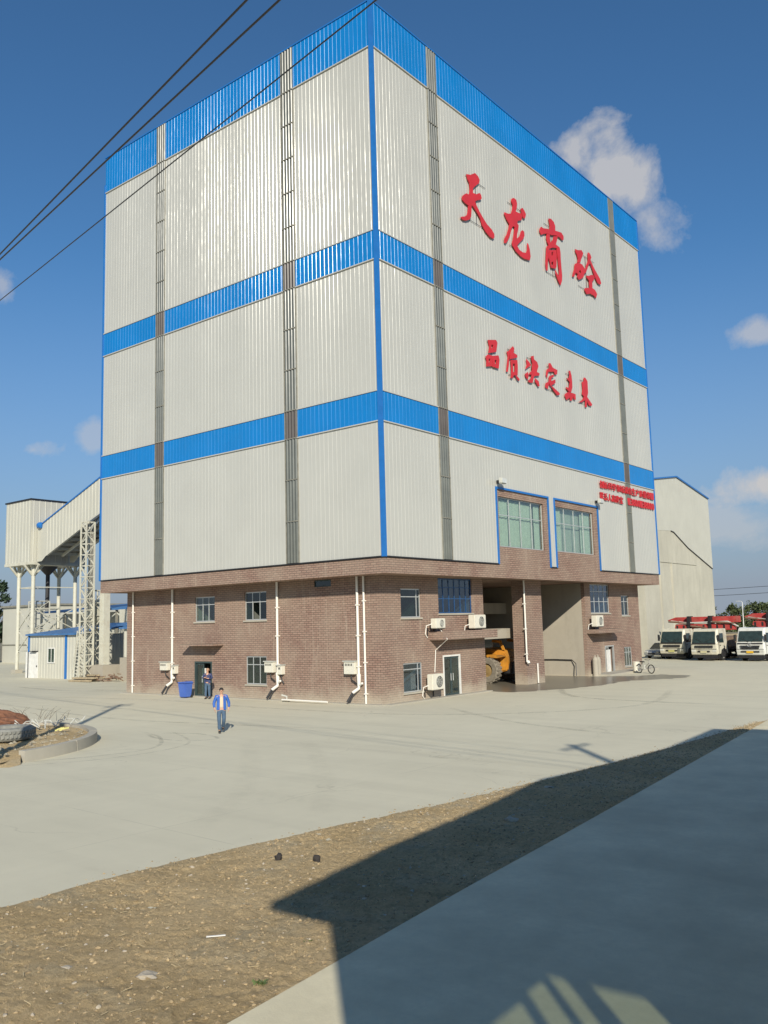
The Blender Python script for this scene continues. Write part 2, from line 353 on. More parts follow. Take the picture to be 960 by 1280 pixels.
def vnoise(x, y_, seed):
    if seed not in NTAB: NTAB[seed] = np.random.default_rng(seed).random((256, 256))
    tb = NTAB[seed]; xi, yi = np.floor(x).astype(int), np.floor(y_).astype(int); fx, fy = x-xi, y_-yi
    fx, fy = fx*fx*(3-2*fx), fy*fy*(3-2*fy); g_ = lambda a_, b_: tb[a_ % 256, b_ % 256]
    return (g_(xi, yi)*(1-fx)+g_(xi+1, yi)*fx)*(1-fy)+(g_(xi, yi+1)*(1-fx)+g_(xi+1, yi+1)*fx)*fy
def dirt_z(x, yy):
    s = (x-road_x(yy))/np.maximum(apron_x(yy)-road_x(yy), .2)
    edge = np.minimum(1, np.maximum(-.4, (x-road_x(yy))/.22+ (vnoise(x*1.1, yy*1.1, 5)-.5)*.5+(vnoise(x*5, yy*5, 6)-.5)*.35))
    h = .035*edge+.045*(vnoise(x*.9, yy*.9, 1)-.5)*np.minimum(1, np.maximum(0, edge))+np.clip(edge+.2, 0, 1)*(.04*(vnoise(x*3.1, yy*3.1, 2)-.5)+.035*(vnoise(x*7, yy*7, 3)-.5)+.032*(vnoise(x*15, yy*15, 4)-.5)+.02*(vnoise(x*27, yy*27, 12)-.5))
    return np.minimum(h+.012, .064)
yy = np.concatenate([np.linspace(-35, -16, 560), np.linspace(-15.95, 6, 260)]); ns = 170
V = []
for q in yy:
    xs = np.linspace(road_x(q)-.9, apron_x(q)+.03, ns); V.append(np.stack([xs, np.full(ns, q), dirt_z(xs, np.full(ns, q))], 1))
V = np.concatenate(V); Fc = [(i*ns+j, i*ns+j+1, (i+1)*ns+j+1, (i+1)*ns+j) for i in range(len(yy)-1) for j in range(ns-1)]
me = bpy.data.meshes.new('dirt_strip'); me.from_pydata(V.tolist(), [], Fc); me.materials.append(DIRT)
for p in me.polygons: p.use_smooth = True
struct(link('dirt_strip', me))
# loose gravel on the dirt: uncountable
def gravel(name, n, mat, smin, smax, seed, ymax=2, label=None, flat=.75):
    r = np.random.default_rng(seed); vs = []; fs = []
    bi = bmesh.new(); bmesh.ops.create_icosphere(bi, subdivisions=1, radius=1); oct_ = np.array([v.co for v in bi.verts]); of = [tuple(v.index for v in f.verts) for f in bi.faces]; bi.free()
    q = r.random(n)**1.25*(ymax+32)-32
    for i in range(n):
        yv = q[i]; x0, x1 = road_x(yv)-.12-.5*max(0, r.normal()*.4), apron_x(yv)-.05; xv = x0+(x1-x0)*r.random(); sz = smin+(smax-smin)*r.random()**5
        v = oct_*(.65+.6*r.random((12, 1)))*sz*np.array([1+.45*r.random(), .8+.35*r.random(), flat]); an = r.random()*6.28
        v = np.stack([v[:, 0]*cos(an)-v[:, 1]*sin(an)+xv, v[:, 0]*sin(an)+v[:, 1]*cos(an)+yv, v[:, 2]+max(0, float(dirt_z(np.array(xv), np.array(yv))))-sz*.1], 1)
        o = len(vs); vs += v.tolist(); fs += [tuple(k+o for k in f) for f in of]
    m_ = bpy.data.meshes.new(name); m_.from_pydata(vs, [], fs); m_.materials.append(mat); o = link(name, m_)
    return tag(o, label, 'gravel', kind='stuff')
gravel('gravel', 24000, simple('tan_gravel', (.42, .32, .185), .95, var=.55, scale=13, dirt=(.22, .155, .085), dirt_amt=.8), .005, .036, 21, label='tan gravel and clods scattered over the dirt strip')
gravel('pebbles', 2600, STONEW, .004, .036, 22, label='pale pebbles scattered over the dirt strip')
st = MB(); r_ = random.Random(4)
for i in range(420):
    yv = -32+34*r_.random()**1.2; xv = r_.uniform(float(road_x(yv)), float(apron_x(yv))-.1); an = r_.random()*6.28; L = r_.uniform(.02, .08); z = float(dirt_z(np.array(xv), np.array(yv)))+.012
    st.bar((xv-cos(an)*L, yv-sin(an)*L, z), (xv+cos(an)*L, yv+sin(an)*L, z+r_.uniform(0, .03)), .007, .005)
tag(st.build('straw_litter', simple('straw', (.52, .42, .25), .9, var=.4, scale=5), fix=False), 'dry straw and stalks lying over the dirt strip', 'straw', kind='stuff')
def rock(name, x, y_, z, sx, sy, sz, mat, label, cat, seed):
    bm = bmesh.new(); bmesh.ops.create_icosphere(bm, subdivisions=2, radius=1); r = random.Random(seed)
    for v in bm.verts: v.co = Vector((v.co.x*sx, v.co.y*sy, v.co.z*sz))*r.uniform(.6, 1.2)+Vector((x, y_, z))
    m_ = bpy.data.meshes.new(name); bm.to_mesh(m_); bm.free(); m_.materials.append(mat); return tag(link(name, m_), label, cat)
rock('clod', 15.61, -22.63, .09, .07, .09, .08, CLOD, 'dark clod on the dirt, left one of the pair near the yard edge', 'clod', 1)
rock('clod', 16.26, -22.33, .09, .08, .07, .08, CLOD, 'dark clod on the dirt, right one of the pair nearest the shadow', 'clod', 2)
rock('stone', 17.54, -17.85, .08, .16, .10, .07, STONEW, 'pale flat stone on the shaded part of the dirt strip', 'stone', 3)
rock('stone', 16.45, -14.25, .06, .13, .09, .05, STONEW, 'small white stone in shade near the yard edge', 'stone', 4)
rock('stone', 18.04, -27.16, .045, .17, .12, .035, STONEW, 'broad pale stone bedded in the sunlit dirt at bottom left', 'stone', 5)
rock('stone', 17.0, -27.6, .045, .12, .06, .03, STONEW, 'narrow pale stone lying further left in sunlit dirt', 'stone', 6)
w = MB().bar((17.64, -25.94, .075), (17.82, -25.76, .08), .028, .012); tag(w.build('stick', WHITEPL), 'short white stick lying on the sunlit dirt', 'stick')
def weed(x, y_, n, s, label, seed):
    r = random.Random(seed); m = MB()
    for i in range(n):
        an = r.random()*6.28; L = s*r.uniform(.5, 1); c = Vector((x+r.gauss(0, s*.4), y_+r.gauss(0, s*.4), .04)); d = Vector((cos(an), sin(an), r.uniform(.3, 1.1))).normalized(); sd = Vector((-sin(an), cos(an), 0))*.012
        m.add([c-sd, c+sd, c+d*L*.6+sd, c+d*L, c+d*L*.6-sd], ((0, 1, 2, 3, 4),))
    tag(m.build('weed_tuft', GREENLEAF, fix=False), label, 'weed')
weed(18.85, -25.24, 30, .07, 'green weed tuft on dirt below the shadow point', 1); weed(19.33, -26.55, 36, .08, 'green weed tuft beside the concrete apron edge', 2)
# tyre marks and dark drag lines on the yard
def mark(pts, w_, amt):
    P = [Vector((*p, 0)) for p in pts]; Q = []
    for i in range(len(P)-1):
        for k in range(12): 
            f = k/12; p0, p1, p2, p3 = P[max(i-1, 0)], P[i], P[i+1], P[min(i+2, len(P)-1)]; Q.append(.5*((2*p1)+(p2-p0)*f+(2*p0-5*p1+4*p2-p3)*f*f+(3*p1-p0-3*p2+p3)*f**3))
    Q.append(P[-1]); m = MB(); fd = []; n_ = len(Q)
    for i, q in enumerate(Q):
        t_ = (Q[min(i+1, n_-1)]-Q[max(i-1, 0)]).normalized(); s_ = Vector((-t_.y, t_.x, 0)); e = min(1, i/5, (n_-1-i)/5)
        for k, f in ((-1, 0), (-.4, 1), (.4, 1), (1, 0)): m.v.append(tuple(q+s_*k*w_/2+Vector((0, 0, .004)))); fd.append(f*e*amt)
    m.f = [(i*4+k, i*4+k+1, i*4+k+5, i*4+k+4) for i in range(n_-1) for k in range(3)]
    o = m.build('tyre_mark', MARK, yard, fix=False); at = o.data.attributes.new('fade', 'FLOAT', 'POINT'); at.data.foreach_set('value', fd)
for pts, w_, am in (([(-1.5, -20.5), (.6, -17.2), (.9, -14.5), (-1.5, -12.4), (-4, -11.6)], .22, .3), ([(-.6, -20.6), (1.6, -16.9), (1.2, -13.2), (-2.5, -11.0)], .16, .25), ([(-2.8, -12.0), (-1.2, -12.7), (.4, -12.6), (1.0, -11.6), (-.8, -11.0), (-2.6, -11.6)], .2, .3),
                    ([(2, -11), (6, -14.5), (10, -18.5), (12.4, -22)], 0.8, .055), ([(4, -10), (8, -13.5), (12, -17.5), (13.6, -19.6)], .8, .055), ([(-26, -3), (-16, -1.4), (-6, -2.2), (4, -1), (10, 6), (8, 16)], .5, .2), ([(14, 8), (6, 9), (2, 14), (0, 20)], .5, .3), ([(-30, -6), (-18, -8), (-8, -9), (4, -7)], .4, .22), ([(-24, 3), (-30, 1), (-40, 2)], .6, .3), ([(2, 2), (8, -2), (14, -4)], .45, .22)): mark(pts, w_, am)
# wet concrete in front of the truck bay
pts = [(-9, 11.5), (-1.4, 10.9), (.6, 10.6), (1.6, 12.2), (2.6, 14.6), (3.2, 17.5), (3.0, 20.5), (4.2, 23), (5.6, 25), (4.8, 27.2), (2.8, 27.6), (1.6, 25.6), (-1.4, 24.6), (-9, 24.6)]
ring = []
for i, p in enumerate(pts):
    q = pts[(i+1) % len(pts)]
    for k in range(6):
        f = k/6; jx, jy = (random.gauss(0, .16), random.gauss(0, .16)) if p[0] > -1.3 else (0, 0); ring.append((p[0]+(q[0]-p[0])*f+jx, p[1]+(q[1]-p[1])*f+jy))
m = MB(); tri = tessellate_polygon([[Vector((a_, b_, 0)) for a_, b_ in ring]]); m.add([(a_, b_, .006) for a_, b_ in ring], tri)
struct(m.build('wet_patch', WET, fix=False))

# ------------------------------------------------------------------ main building
IN = 1.385; WL = 24.61; WR = 35.53; ZB, Z3B, Z3T, Z2B, Z2T, Z1B, ZT, ZF = 7.5, 14.41, 16.0, 23.03, 24.64, 35.01, 37.67, 6.65
FLB = lambda u, z, d=0: (u, IN-d, z)
FRB = lambda u, z, d=0: (-IN+d, u, z)
FLC = lambda u, z, d=0: (u, -d, z)
FRC = lambda u, z, d=0: (d, u, z)
tower = thing('batching_plant_building', 'tall white and blue clad tower block on a red brick base', 'building', (-12, 17, 0))
def sheet(F, u0, u1, z0, z1, d, wave=False):
    prof = []
    if wave:
        n = max(2, int(round((u1-u0)/.225))); k = n*10
        prof = [(u0+(u1-u0)*i/k, d+.072*(1-cos(2*pi*n*i/k))*.5) for i in range(k+1)]
    else:
        P = .305; prof = [(u0, d)]
        for i in range(int(math.floor(u0/P))-1, int(math.ceil(u1/P))+2):
            c = i*P
            if c-.05 <= u0 or c+.05 >= u1: continue
            hh = .0068+.003*math.sin(i*12.9898+u0)
            prof += [(c-.014-hh, d), (c-.014, d+hh), (c+.014, d+hh), (c+.014+hh, d)]
        prof.append((u1, d))
    m = MB(); n = len(prof)
    m.add([F(u, z0, q) for u, q in prof]+[F(u, z1, q) for u, q in prof], [(i, i+1, n+i+1, n+i) for i in range(n-1)]); return m
def panel(F, u0, u1, z0, z1, mat, d=0.0): return sheet(F, u0, u1, z0, z1, d).build('cladding_panel', mat, tower, fix=False)
SKL = [(-18.62, -17.75), (-6.85, -5.9)]; SKR = [(5.08, 5.98), (29.8, 30.7)]
def bays(u0, u1, sk):
    e = [u0]+[q for s in sk for q in s]+[u1]; return [(e[i], e[i+1]) for i in range(0, len(e), 2)]
rows = [(ZB, Z3B, WHITE), (Z3B, Z3T, BLUE), (Z3T, Z2B, WHITE), (Z2B, Z2T, BLUE), (Z2T, Z1B, WHITE), (Z1B, ZT, BLUE)]
for F, bs, left in ((FLC, bays(-WL+.06, -.1, SKL), True), (FRC, bays(.1, WR-.06, SKR), False)):
    for u0, u1 in bs:
        for z0, z1, mt in rows:
            blue = mt is BLUE; d = .03 if blue else 0.0
            if not left and z0 == ZB and u0 < 12 < u1:
                panel(F, u0, 10.8, z0, z1, mt); panel(F, 10.8, 24.65, 12.06, z1, mt); panel(F, 24.65, u1, z0, z1, mt); panel(F, 17.26, 18.06, z0-.05, 12.06, mt)
            else: panel(F, u0, u1, z0-(.03 if blue else 0), z1+(.03 if blue and z1 < ZT else 0), mt, d)
            if blue:
                fl = MB()
                for zz in ((z0, z1) if z1 < ZT else (z0,)): fl.fbox(F, u0, u1, zz-.035, zz+.02, .0, .075)
                fl.build('flashing', WHITE, tower)
for F, sk in ((FLC, SKL), (FRC, SKR)):
    for u0, u1 in sk:
        zz = [ZB+.01]
        for z0, z1, mt in rows:
            n = max(1, round((z1-z0)/2.1)); zz += [z0+(z1-z0)*(k+1)/n for k in range(n)]
        for k in range(len(zz)-1):
            zc = (zz[k]+zz[k+1])/2; br = any(z0 < zc < z1 and mt is BLUE and z1 < ZT for z0, z1, mt in rows)
            sk_o = sheet(F, u0+.02, u1-.02, zz[k]+.02, zz[k+1]-.02, .012, True).build('skylight_sheet', FRP2 if br else FRP, tower, fix=False, smooth=True)
        seam = MB()
        for z in zz[1:-1]: seam.fbox(F, u0+.02, u1-.02, z-.025, z+.025, .0, .09)
        seam.fbox(F, u0-.03, u0+.02, ZB, ZT, 0, .05); seam.fbox(F, u1-.02, u1+.03, ZB, ZT, 0, .05)
        seam.build('skylight_trim', DKUNDER, tower)
# opaque core behind the sheeting, with the two office window openings in the right-hand face
def wall(name, F, u0, u1, z0, z1, ops, mat, parent, depth=.25, d=0.0):
    us = sorted({u0, u1, *[o[0] for o in ops], *[o[1] for o in ops]}); zs = sorted({z0, z1, *[o[2] for o in ops], *[o[3] for o in ops]}); m = MB()
    for i in range(len(us)-1):
        for j in range(len(zs)-1):
            uc, zc = (us[i]+us[i+1])/2, (zs[j]+zs[j+1])/2
            if any(o[0] < uc < o[1] and o[2] < zc < o[3] for o in ops): continue
            m.quad(F(us[i], zs[j], d), F(us[i+1], zs[j], d), F(us[i+1], zs[j+1], d), F(us[i], zs[j+1], d))
    for a0, a1, b0, b1 in ops:
        e = d-depth
        for p, q in (((a0, b0), (a1, b0)), ((a1, b0), (a1, b1)), ((a1, b1), (a0, b1)), ((a0, b1), (a0, b0))):
            m.quad(F(*p, d), F(*q, d), F(*q, e), F(*p, e))
    return m.build(name, mat, parent, fix=False)
W1 = (11.1, 16.63, 8.53, 11.57); W2 = (18.3, 23.95, 8.56, 11.58)
wall('core_wall', FRC, .03, WR-.05, ZB-.04, ZT-.05, [W1, W2], GREYBOX, tower, .02, -.06)
core = MB(); core.box(-WL+.05, -.5, .06, WR-.06, ZB-.03, ZT-.06); core.build('core_wall', GREYBOX, tower)
# brick-faced surround of the office windows with blue edge trim
wall('brick_surround', FRC, 10.84, 17.22, ZB-.06, 12.02, [W1], BRICK, tower, .3, -.03); wall('brick_surround', FRC, 18.1, 24.61, ZB-.06, 12.02, [W2], BRICK, tower, .3, -.03)
t = MB()
for a0, a1 in ((10.8, 17.24), (18.08, 24.65)):
    t.fbox(FRC, a0-.06, a0+.06, ZB-.04, 12.12, -.02, .07); t.fbox(FRC, a1-.05, a1+.05, ZB-.04, 12.12, -.02, .07); t.fbox(FRC, a0+.06, a1-.05, 12.0, 12.12, -.02, .065)
t.build('blue_edge_trim', BLUETRIM, tower)
t = MB().box(-.12, .085, -.085, .12, ZB-.04, ZT-.02); t.build('corner_trim', BLUETRIM, tower)
t = MB().box(-WL-.06, -WL+.08, -.07, .12, ZB-.04, Z1B+.6); t.box(-WL-.06, -WL+.05, .12, WR, ZB-.04, ZT-.1); t.build('corner_trim', BLUETRIM, tower)
t = MB().box(-.12, .07, WR-.08, WR+.06, ZB-.04, ZT-.1); t.build('corner_trim', BLUETRIM, tower)
t = MB(); t.fbox(FLC, -WL-.04, -.09, ZT-.03, ZT+.05, -.2, .075); t.fbox(FRC, -.09, WR+.04, ZT-.03, ZT+.05, -.2, .075); t.build('parapet_cap', BLUETRIM, tower)
t = MB().fbox(FLC, -WL, -.08, ZB-.05, ZB+.01, -.05, .05); t.build('drip_edge', DARKSTEEL, tower)
t = MB()
for u0, u1 in ((.08, 10.76), (17.27, 18.04), (24.7, WR)): t.fbox(FRC, u0, u1, ZB-.05, ZB+.01, -.05, .05)
t.build('drip_edge', DARKSTEEL, tower)
# brick fascia band (overhanging first storey)
fa = MB().box(-WL+.02, -.03, .03, WR-.03, ZF, ZB-.06); fa.build('brick_fascia', BRICK, tower)
def window(F, u0, u1, z0, z1, cols, rows_, frame, glass, rec=.12, fw=.06, mw=.045, curtain=False, sill=True, room=1.3, skip=()):
    m = MB(); d0, d1 = -rec, -rec+.06
    m.fbox(F, u0, u1, z0, z0+fw, d0, d1); m.fbox(F, u0, u1, z1-fw, z1, d0, d1); m.fbox(F, u0, u0+fw, z0+fw, z1-fw, d0, d1); m.fbox(F, u1-fw, u1, z0+fw, z1-fw, d0, d1)
    cu = [u0]+[u0+(u1-u0)*c for c in cols]+[u1]; rz = [z0]+[z0+(z1-z0)*r for r in rows_]+[z1]
    for c in cu[1:-1]: m.fbox(F, c-mw/2, c+mw/2, z0+fw, z1-fw, d0+.005, d1-.004)
    for r in rz[1:-1]: m.fbox(F, u0+fw, u1-fw, r-mw/2, r+mw/2, d0+.009, d1-.008)
    wn_ = m.build('window', frame, tower)
    for i in range(len(cu)-1):
        for j in range(len(rz)-1):
            if (i, j) in skip: continue
            MB().fbox(F, cu[i]+.02, cu[i+1]-.02, rz[j]+.02, rz[j+1]-.02, d0+.025, d0+.033).build('pane', glass, wn_)
    rm = MB(); e = d0-room
    for p, q in (((u0, z0), (u1, z0)), ((u1, z0), (u1, z1)), ((u1, z1), (u0, z1)), ((u0, z1), (u0, z0))): rm.quad(F(*p, d0-.14), F(*q, d0-.14), F(*q, e), F(*p, e))
    rm.quad(F(u0, z0, e), F(u1, z0, e), F(u1, z1, e), F(u0, z1, e)); rm.build('interior', ROOM, wn_, fix=False)
    if curtain:
        for c0, c1 in curtain:
            k = int((c1-c0)*38); cm = MB(); ph = random.random()*6
            pr = [(c0+(c1-c0)*i/k, d0-.16+.035*sin(i*1.05+ph)+.015*sin(i*.37)) for i in range(k+1)]
            cm.add([F(u, z0+.08, d) for u, d in pr]+[F(u, z1-.1, d) for u, d in pr], [(i, i+1, k+2+i, k+1+i) for i in range(k)]); cm.build('curtain', CURTAIN, wn_, fix=False, smooth=True)
    if sill: MB().fbox(F, u0-.06, u1+.06, z0-.09, z0-.005, -.04, .07).build('sill', KERB, wn_)
    return wn_
window(FRC, *W1, (.25, .5, .75), (.64,), ALU, GLASS, .2, curtain=[(W1[0]+.05, W1[1]-1.1), (W1[1]-.8, W1[1]-.05)], room=.9, sill=False)
window(FRC, *W2, (.25, .5, .75), (.64,), ALU, GLASS, .2, curtain=[(W2[0]+.05, W2[0]+1.2), (W2[1]-1.5, W2[1]-.05)], room=.9, sill=False)
# brick base: left wall, right wall with openings
LW = [(-16.4, -14.52, 4.54, 6.06), (-11.84, -9.97, 4.53, 6.18), (-11.72, -10.0, .84, 2.45), (-6.16, -4.9, 6.22, 6.6)]
LD = (-16.39, -14.78, 0, 2.11)
RW = [(3.0, 4.78, 4.42, 5.97), (3.06, 4.72, .48, 2.02), (6.45, 9.9, 4.62, 6.6), (25.6, 28.85, 4.47, 6.6), (30.95, 32.4, 4.25, 5.8), (31.0, 32.45, .35, 1.82)]
RD = [(6.68, 8.40, 0, 2.28), (27.55, 29.1, 0, 2.05)]
BAY = [(11.1, 16.0, -.01, ZF), (18.28, 24.7, -.01, ZF)]
XL = -WL+1.12; YR = WR-1.22
wall('brick_wall', FLB, XL, -IN, -.05, ZF, LW+[LD], BRICK, tower, .28)
wall('brick_wall', FRB, IN, YR, -.05, ZF, RW+RD+BAY, BRICK, tower, .28)
bw = MB(); bw.quad((XL, IN, -.05), (XL, YR, -.05), (XL, YR, ZF), (XL, IN, ZF)); bw.quad((XL, YR, -.05), (-IN, YR, -.05), (-IN, YR, ZF), (XL, YR, ZF)); bw.build('brick_wall', BRICK, tower, fix=False)
window(FLB, *LW[0], (.36, .66), (.68,), ALU, GLASS, .13); window(FLB, *LW[1], (.33, .66), (.64,), ALU, GLASSD, .14, skip=((1, 0),))
window(FLB, *LW[2], (.33, .66), (.7,), ALU, GLASSD, .1); window(FLB, *LW[3], (), (), DKFRAME, GLASSD, .1, sill=False)
window(FRB, *RW[0], (.82,), (.72,), ALU, GLASSD, .12); window(FRB, *RW[1], (.8,), (.78,), ALU, GLASSB, .1)
window(FRB, *RW[2], (.17, .34, .5, .67, .84), (.42, .74), BLUEFRAME, GLASSB, .14); window(FRB, *RW[3], (.25, .5, .75), (.4, .75), ALU, GLASSB, .14)
window(FRB, *RW[4], (.5,), (.7,), ALU, GLASSD, .14); window(FRB, *RW[5], (.35, .68), (.72,), ALU, GLASSD, .12)
def door(F, u0, u1, z1, leaves, frame, glass, rec=.1, open_leaf=None, room=True):
    m = MB(); fw = .09; m.fbox(F, u0, u0+fw, 0, z1, -rec, .03); m.fbox(F, u1-fw, u1, 0, z1, -rec, .03); m.fbox(F, u0+fw, u1-fw, z1-fw, z1, -rec, .03)
    dr = m.build('door', frame, tower); n = leaves; w_ = (u1-u0-2*fw)/n
    for k in range(n):
        if open_leaf == k: continue
        a0 = u0+fw+k*w_+.01; a1 = a0+w_-.02; lf = MB(); q = .07; e0, e1 = -rec+.01, -rec+.05
        lf.fbox(F, a0, a1, .02, .14, e0, e1); lf.fbox(F, a0, a1, z1-fw-.10, z1-fw-.01, e0, e1); lf.fbox(F, a0, a0+q, .14, z1-fw-.1, e0, e1); lf.fbox(F, a1-q, a1, .14, z1-fw-.1, e0, e1)
        lf.build('door_leaf', frame if frame is not WHITEPL else DKFRAME, dr); MB().fbox(F, a0+q, a1-q, .14, z1-fw-.1, e0+.015, e0+.025).build('pane', glass, dr)
        hx = a1-.1 if k == 0 else a0+.1; MB().tube([F(hx, .85, e1+.05), F(hx, 1.25, e1+.05)], .02, 6).build('door_handle', ALU, dr)
    rm = MB(); e = -rec-1.6; f0 = -.29
    for p, q in (((u0, 0.01), (u1, 0.01)), ((u1, 0), (u1, z1)), ((u1, z1), (u0, z1)), ((u0, z1), (u0, 0))): rm.quad(F(*p, f0), F(*q, f0), F(*q, e), F(*p, e))
    rm.quad(F(u0, 0, e), F(u1, 0, e), F(u1, z1, e), F(u0, z1, e)); rm.build('interior', ROOM, dr, fix=False)
    return dr
dl = door(FLB, LD[0], LD[1], LD[3], 2, DKFRAME, GLASSD, open_leaf=1); MB().fbox(FLB, -15.88, -15.52, .05, 1.7, -.2, -.14).build('door_leaf', WHITEPL, dl, bevel=.02)
door(FRB, RD[0][0], RD[0][1], RD[0][3], 2, WHITEPL, GLASSD)
df = door(FRB, RD[1][0], RD[1][1], RD[1][3], 2, ALU, GLASSD, open_leaf=1); MB().fbox(FRB, 27.7, 28.35, .05, 1.75, .02, .07).build('door_leaf', WHITEPL, df, bevel=.01)
# canopies over the doors
def canopy(F, u0, u1, z0, z1, d): MB().fbox(F, u0, u1, z0, z1, .005, d).build('canopy', BRICK, tower)
canopy(FLB, -16.75, -13.7, 3.09, 3.19, .85); canopy(FRB, 5.5, 11.12, 3.16, 3.62, .9); canopy(FRB, 24.72, 28.9, 3.02, 3.3, .95)
# truck bay
col_ = MB().box(-2.3, -IN-.281, 16.006, 18.274, -.05, ZF-.004); col_.build('brick_column', BRICK, tower)
b = MB(); b.box(-15.8, -1.67, 24.7, 24.95, -.05, ZF-.01); b.box(-15.8, -1.67, 10.85, 11.1, -.05, ZF-.01); b.box(-16.1, -15.8, 10.85, 24.95, -.05, ZF-.01); b.build('bay_wall', BAYC, tower)
b = MB(); b.box(-8.4, -8.0, 11.11, 24.69, 4.62, 5.43); b.build('bay_beam', BAYC, tower)
b = MB().prism([(12.3, 2.97), (18.15, 2.97), (18.22, 3.5), (17.9, 3.6), (15.6, 3.6), (14.9, 3.0+.4), (12.3, 3.4)], lambda a_, c_, d: (d, a_, c_), -4.4, -2.9); b.build('bay_beam', BAYC, tower)
b = MB(); b.box(-15.79, -12.0, 11.11, 24.69, -.02, .9); b.build('bay_kerb', BAYC, tower)
b = MB(); b.fbox(FRB, 25.0, 33.9, -.02, .13, .0, 1.5); b.build('entrance_step', KERB, tower, bevel=.015)
b = MB(); b.fbox(FRB, IN-.1, 11.0, -.02, .05, .0, .5); b.fbox(FLB, XL, -IN+.1, -.02, .05, .0, .45); b.build('plinth', KERB, tower)
# downpipes
def pipe(F, u, z0, z1, d=.11, r=.055, elbow=False, mat=PIPE):
    m = MB(); p = [F(u, z1, d), F(u, z0, d)]
    m.tube(p, r, 10)
    for z in np.arange(z0+.5, z1, 1.6): m.fbox(F, u-r-.02, u+r+.02, z-.03, z+.03, 0, d+r+.01)
    o = m.build('downpipe', mat, tower, smooth=False); return o
pipe(FLB, -22.68, .0, ZF); pipe(FLB, -18.5, 1.5, ZF, r=.07); pipe(FLB, -8.98, 1.5, ZF, r=.07); pipe(FLB, -2.95, 1.45, ZF, r=.07); pipe(FLB, -2.5, .05, ZF); pipe(FRB, 15.82, 1.45, ZF, .12)
def outlet(F, u):
    m = MB(); m.tube([F(u, 1.55, .11), F(u, .95, .11)], [.12, .09], 10); m.tube([F(u, .98, .11), F(u, .82, .14), F(u-.28, .6, .3)], .085, 8); m.tube([F(u, .95, .11), F(u+.3, 1.1, .2)], .06, 8); m.build('pipe_outlet', PIPE, tower)
    MB().tube([F(u-.26, .62, .3), F(u-.45, .12, .55)], .07, 8).build('outlet_hose', BLACKPL, tower)
for u in (-18.5, -8.98, -2.95): outlet(FLB, u)
m = MB(); m.tube([FRB(15.95, 1.5, .12), FRB(15.9, 1.35, .2)], .1, 8); m.tube([FRB(17.2, 1.3, .1), FRB(17.2, .05, .1)], .05, 8); m.build('pipe_outlet', PIPE, tower)
# wall boxes, hung on the brick
def meter(u, z0, z1, w_, label):
    t_ = thing('meter_box', label, 'meter box', FLB(u, z0), group='meter boxes on the brick wall')
    MB().fbox(FLB, u, u+w_, z0, z1, .0, .28).build('cabinet', ACW, t_, bevel=.015); MB().fbox(FLB, u-.04, u+w_+.04, z1, z1+.05, 0, .34).build('rain_hood', GREYBOX, t_)
    d_ = MB()
    for k in range(5): d_.fbox(FLB, u+.1+k*(w_-.2)/5, u+.1+(k+.45)*(w_-.2)/5, z1-.22, z1-.1, .28, .29)
    d_.build('vent_slots', DARKSTEEL, t_); MB().tube([FLB(u+w_*.5, z0, .14), FLB(u+w_*.55, z0-.3, .12), FLB(u+w_, z0-.5, .1)], .035, 6).build('cable', BLACKPL, t_)
meter(-19.55, 1.55, 2.05, .75, 'meter box left of the drainpipe by the blue bin'); meter(-18.3, 1.35, 1.85, .3, 'small meter box right of the drainpipe above the blue bin')
meter(-9.9, 1.55, 2.15, .7, 'meter box beside the ground floor window'); meter(-8.85, 1.45, 1.95, .35, 'small meter box right of the middle drainpipe'); meter(-3.85, 1.55, 2.2, .75, 'meter box beside the twin pipes near the corner')
# air conditioners
def aircon(F, u0, u1, z0, z1, d0, d1, label, fan=1):
    t_ = thing('air_conditioner', label, 'air conditioner', F(u0, z0, d0), group='outdoor air conditioner units')
    MB().fbox(F, u0, u1, z0, z1, d0, d1).build('casing', ACW, t_, bevel=.03)
    uc, zc, r = (u0+u1)/2+.1*(u1-u0), (z0+z1)/2, (z1-z0)*.38; gr = MB()
    for q in (.45, .7, .95):
        gr.tube([F(uc+r*q*cos(a), zc+r*q*sin(a), d1+.012) for a in np.linspace(0, 2*pi, 21)], .012, 5, False)
    for a in np.arange(0, pi, pi/4): gr.tube([F(uc-r*cos(a), zc-r*sin(a), d1+.012), F(uc+r*cos(a), zc+r*sin(a), d1+.012)], .008, 4)
    gr.build('fan_grille', GREYBOX, t_); MB().add([F(uc, zc, d1+.004)]+[F(uc+r*cos(a), zc+r*sin(a), d1+.004) for a in np.linspace(0, 2*pi, 24, endpoint=False)], [(0, i+1, (i+1) % 24+1) for i in range(24)]).build('fan', DARKSTEEL, t_, fix=False)
    bk = MB()
    for uu in (u0+.12, u1-.16): bk.fbox(F, uu, uu+.05, z0-.05, z0-.005, 0, d1); bk.fbox(F, uu, uu+.05, z0-.4, z0-.05, 0, .05)
    bk.build('bracket', DARKSTEEL, t_)
    MB().tube([F(u0+.02, z0+.25, d0+.08), F(u0-.12, z0+.15, .15), F(u0-.12, z0-.3, .06), F(u0+.1, z0-.5, .04)], .03, 6).build('hose', PIPE, t_)
    return t_
aircon(FRB, 5.15, 6.05, 3.8, 4.34, .35, .72, 'air conditioner under the left end of the big blue window')
aircon(FRB, 8.95, 10.15, 3.72, 4.5, .3, .75, 'large air conditioner on the canopy edge by the truck bay')
aircon(FRB, 4.72, 5.78, .52, 1.36, .3, .68, 'air conditioner on the wall beside the white framed door')
aircon(FRB, 24.95, 26.1, 3.5, 4.3, .3, .72, 'air conditioner above the far door canopy')
MB().tube([FRB(5.9, 3.8, .4), FRB(5.85, 3.2, .95), FRB(5.95, 2.6, .06), FRB(5.8, 1.4, .06)], .025, 6).build('cable', PIPE, tower)
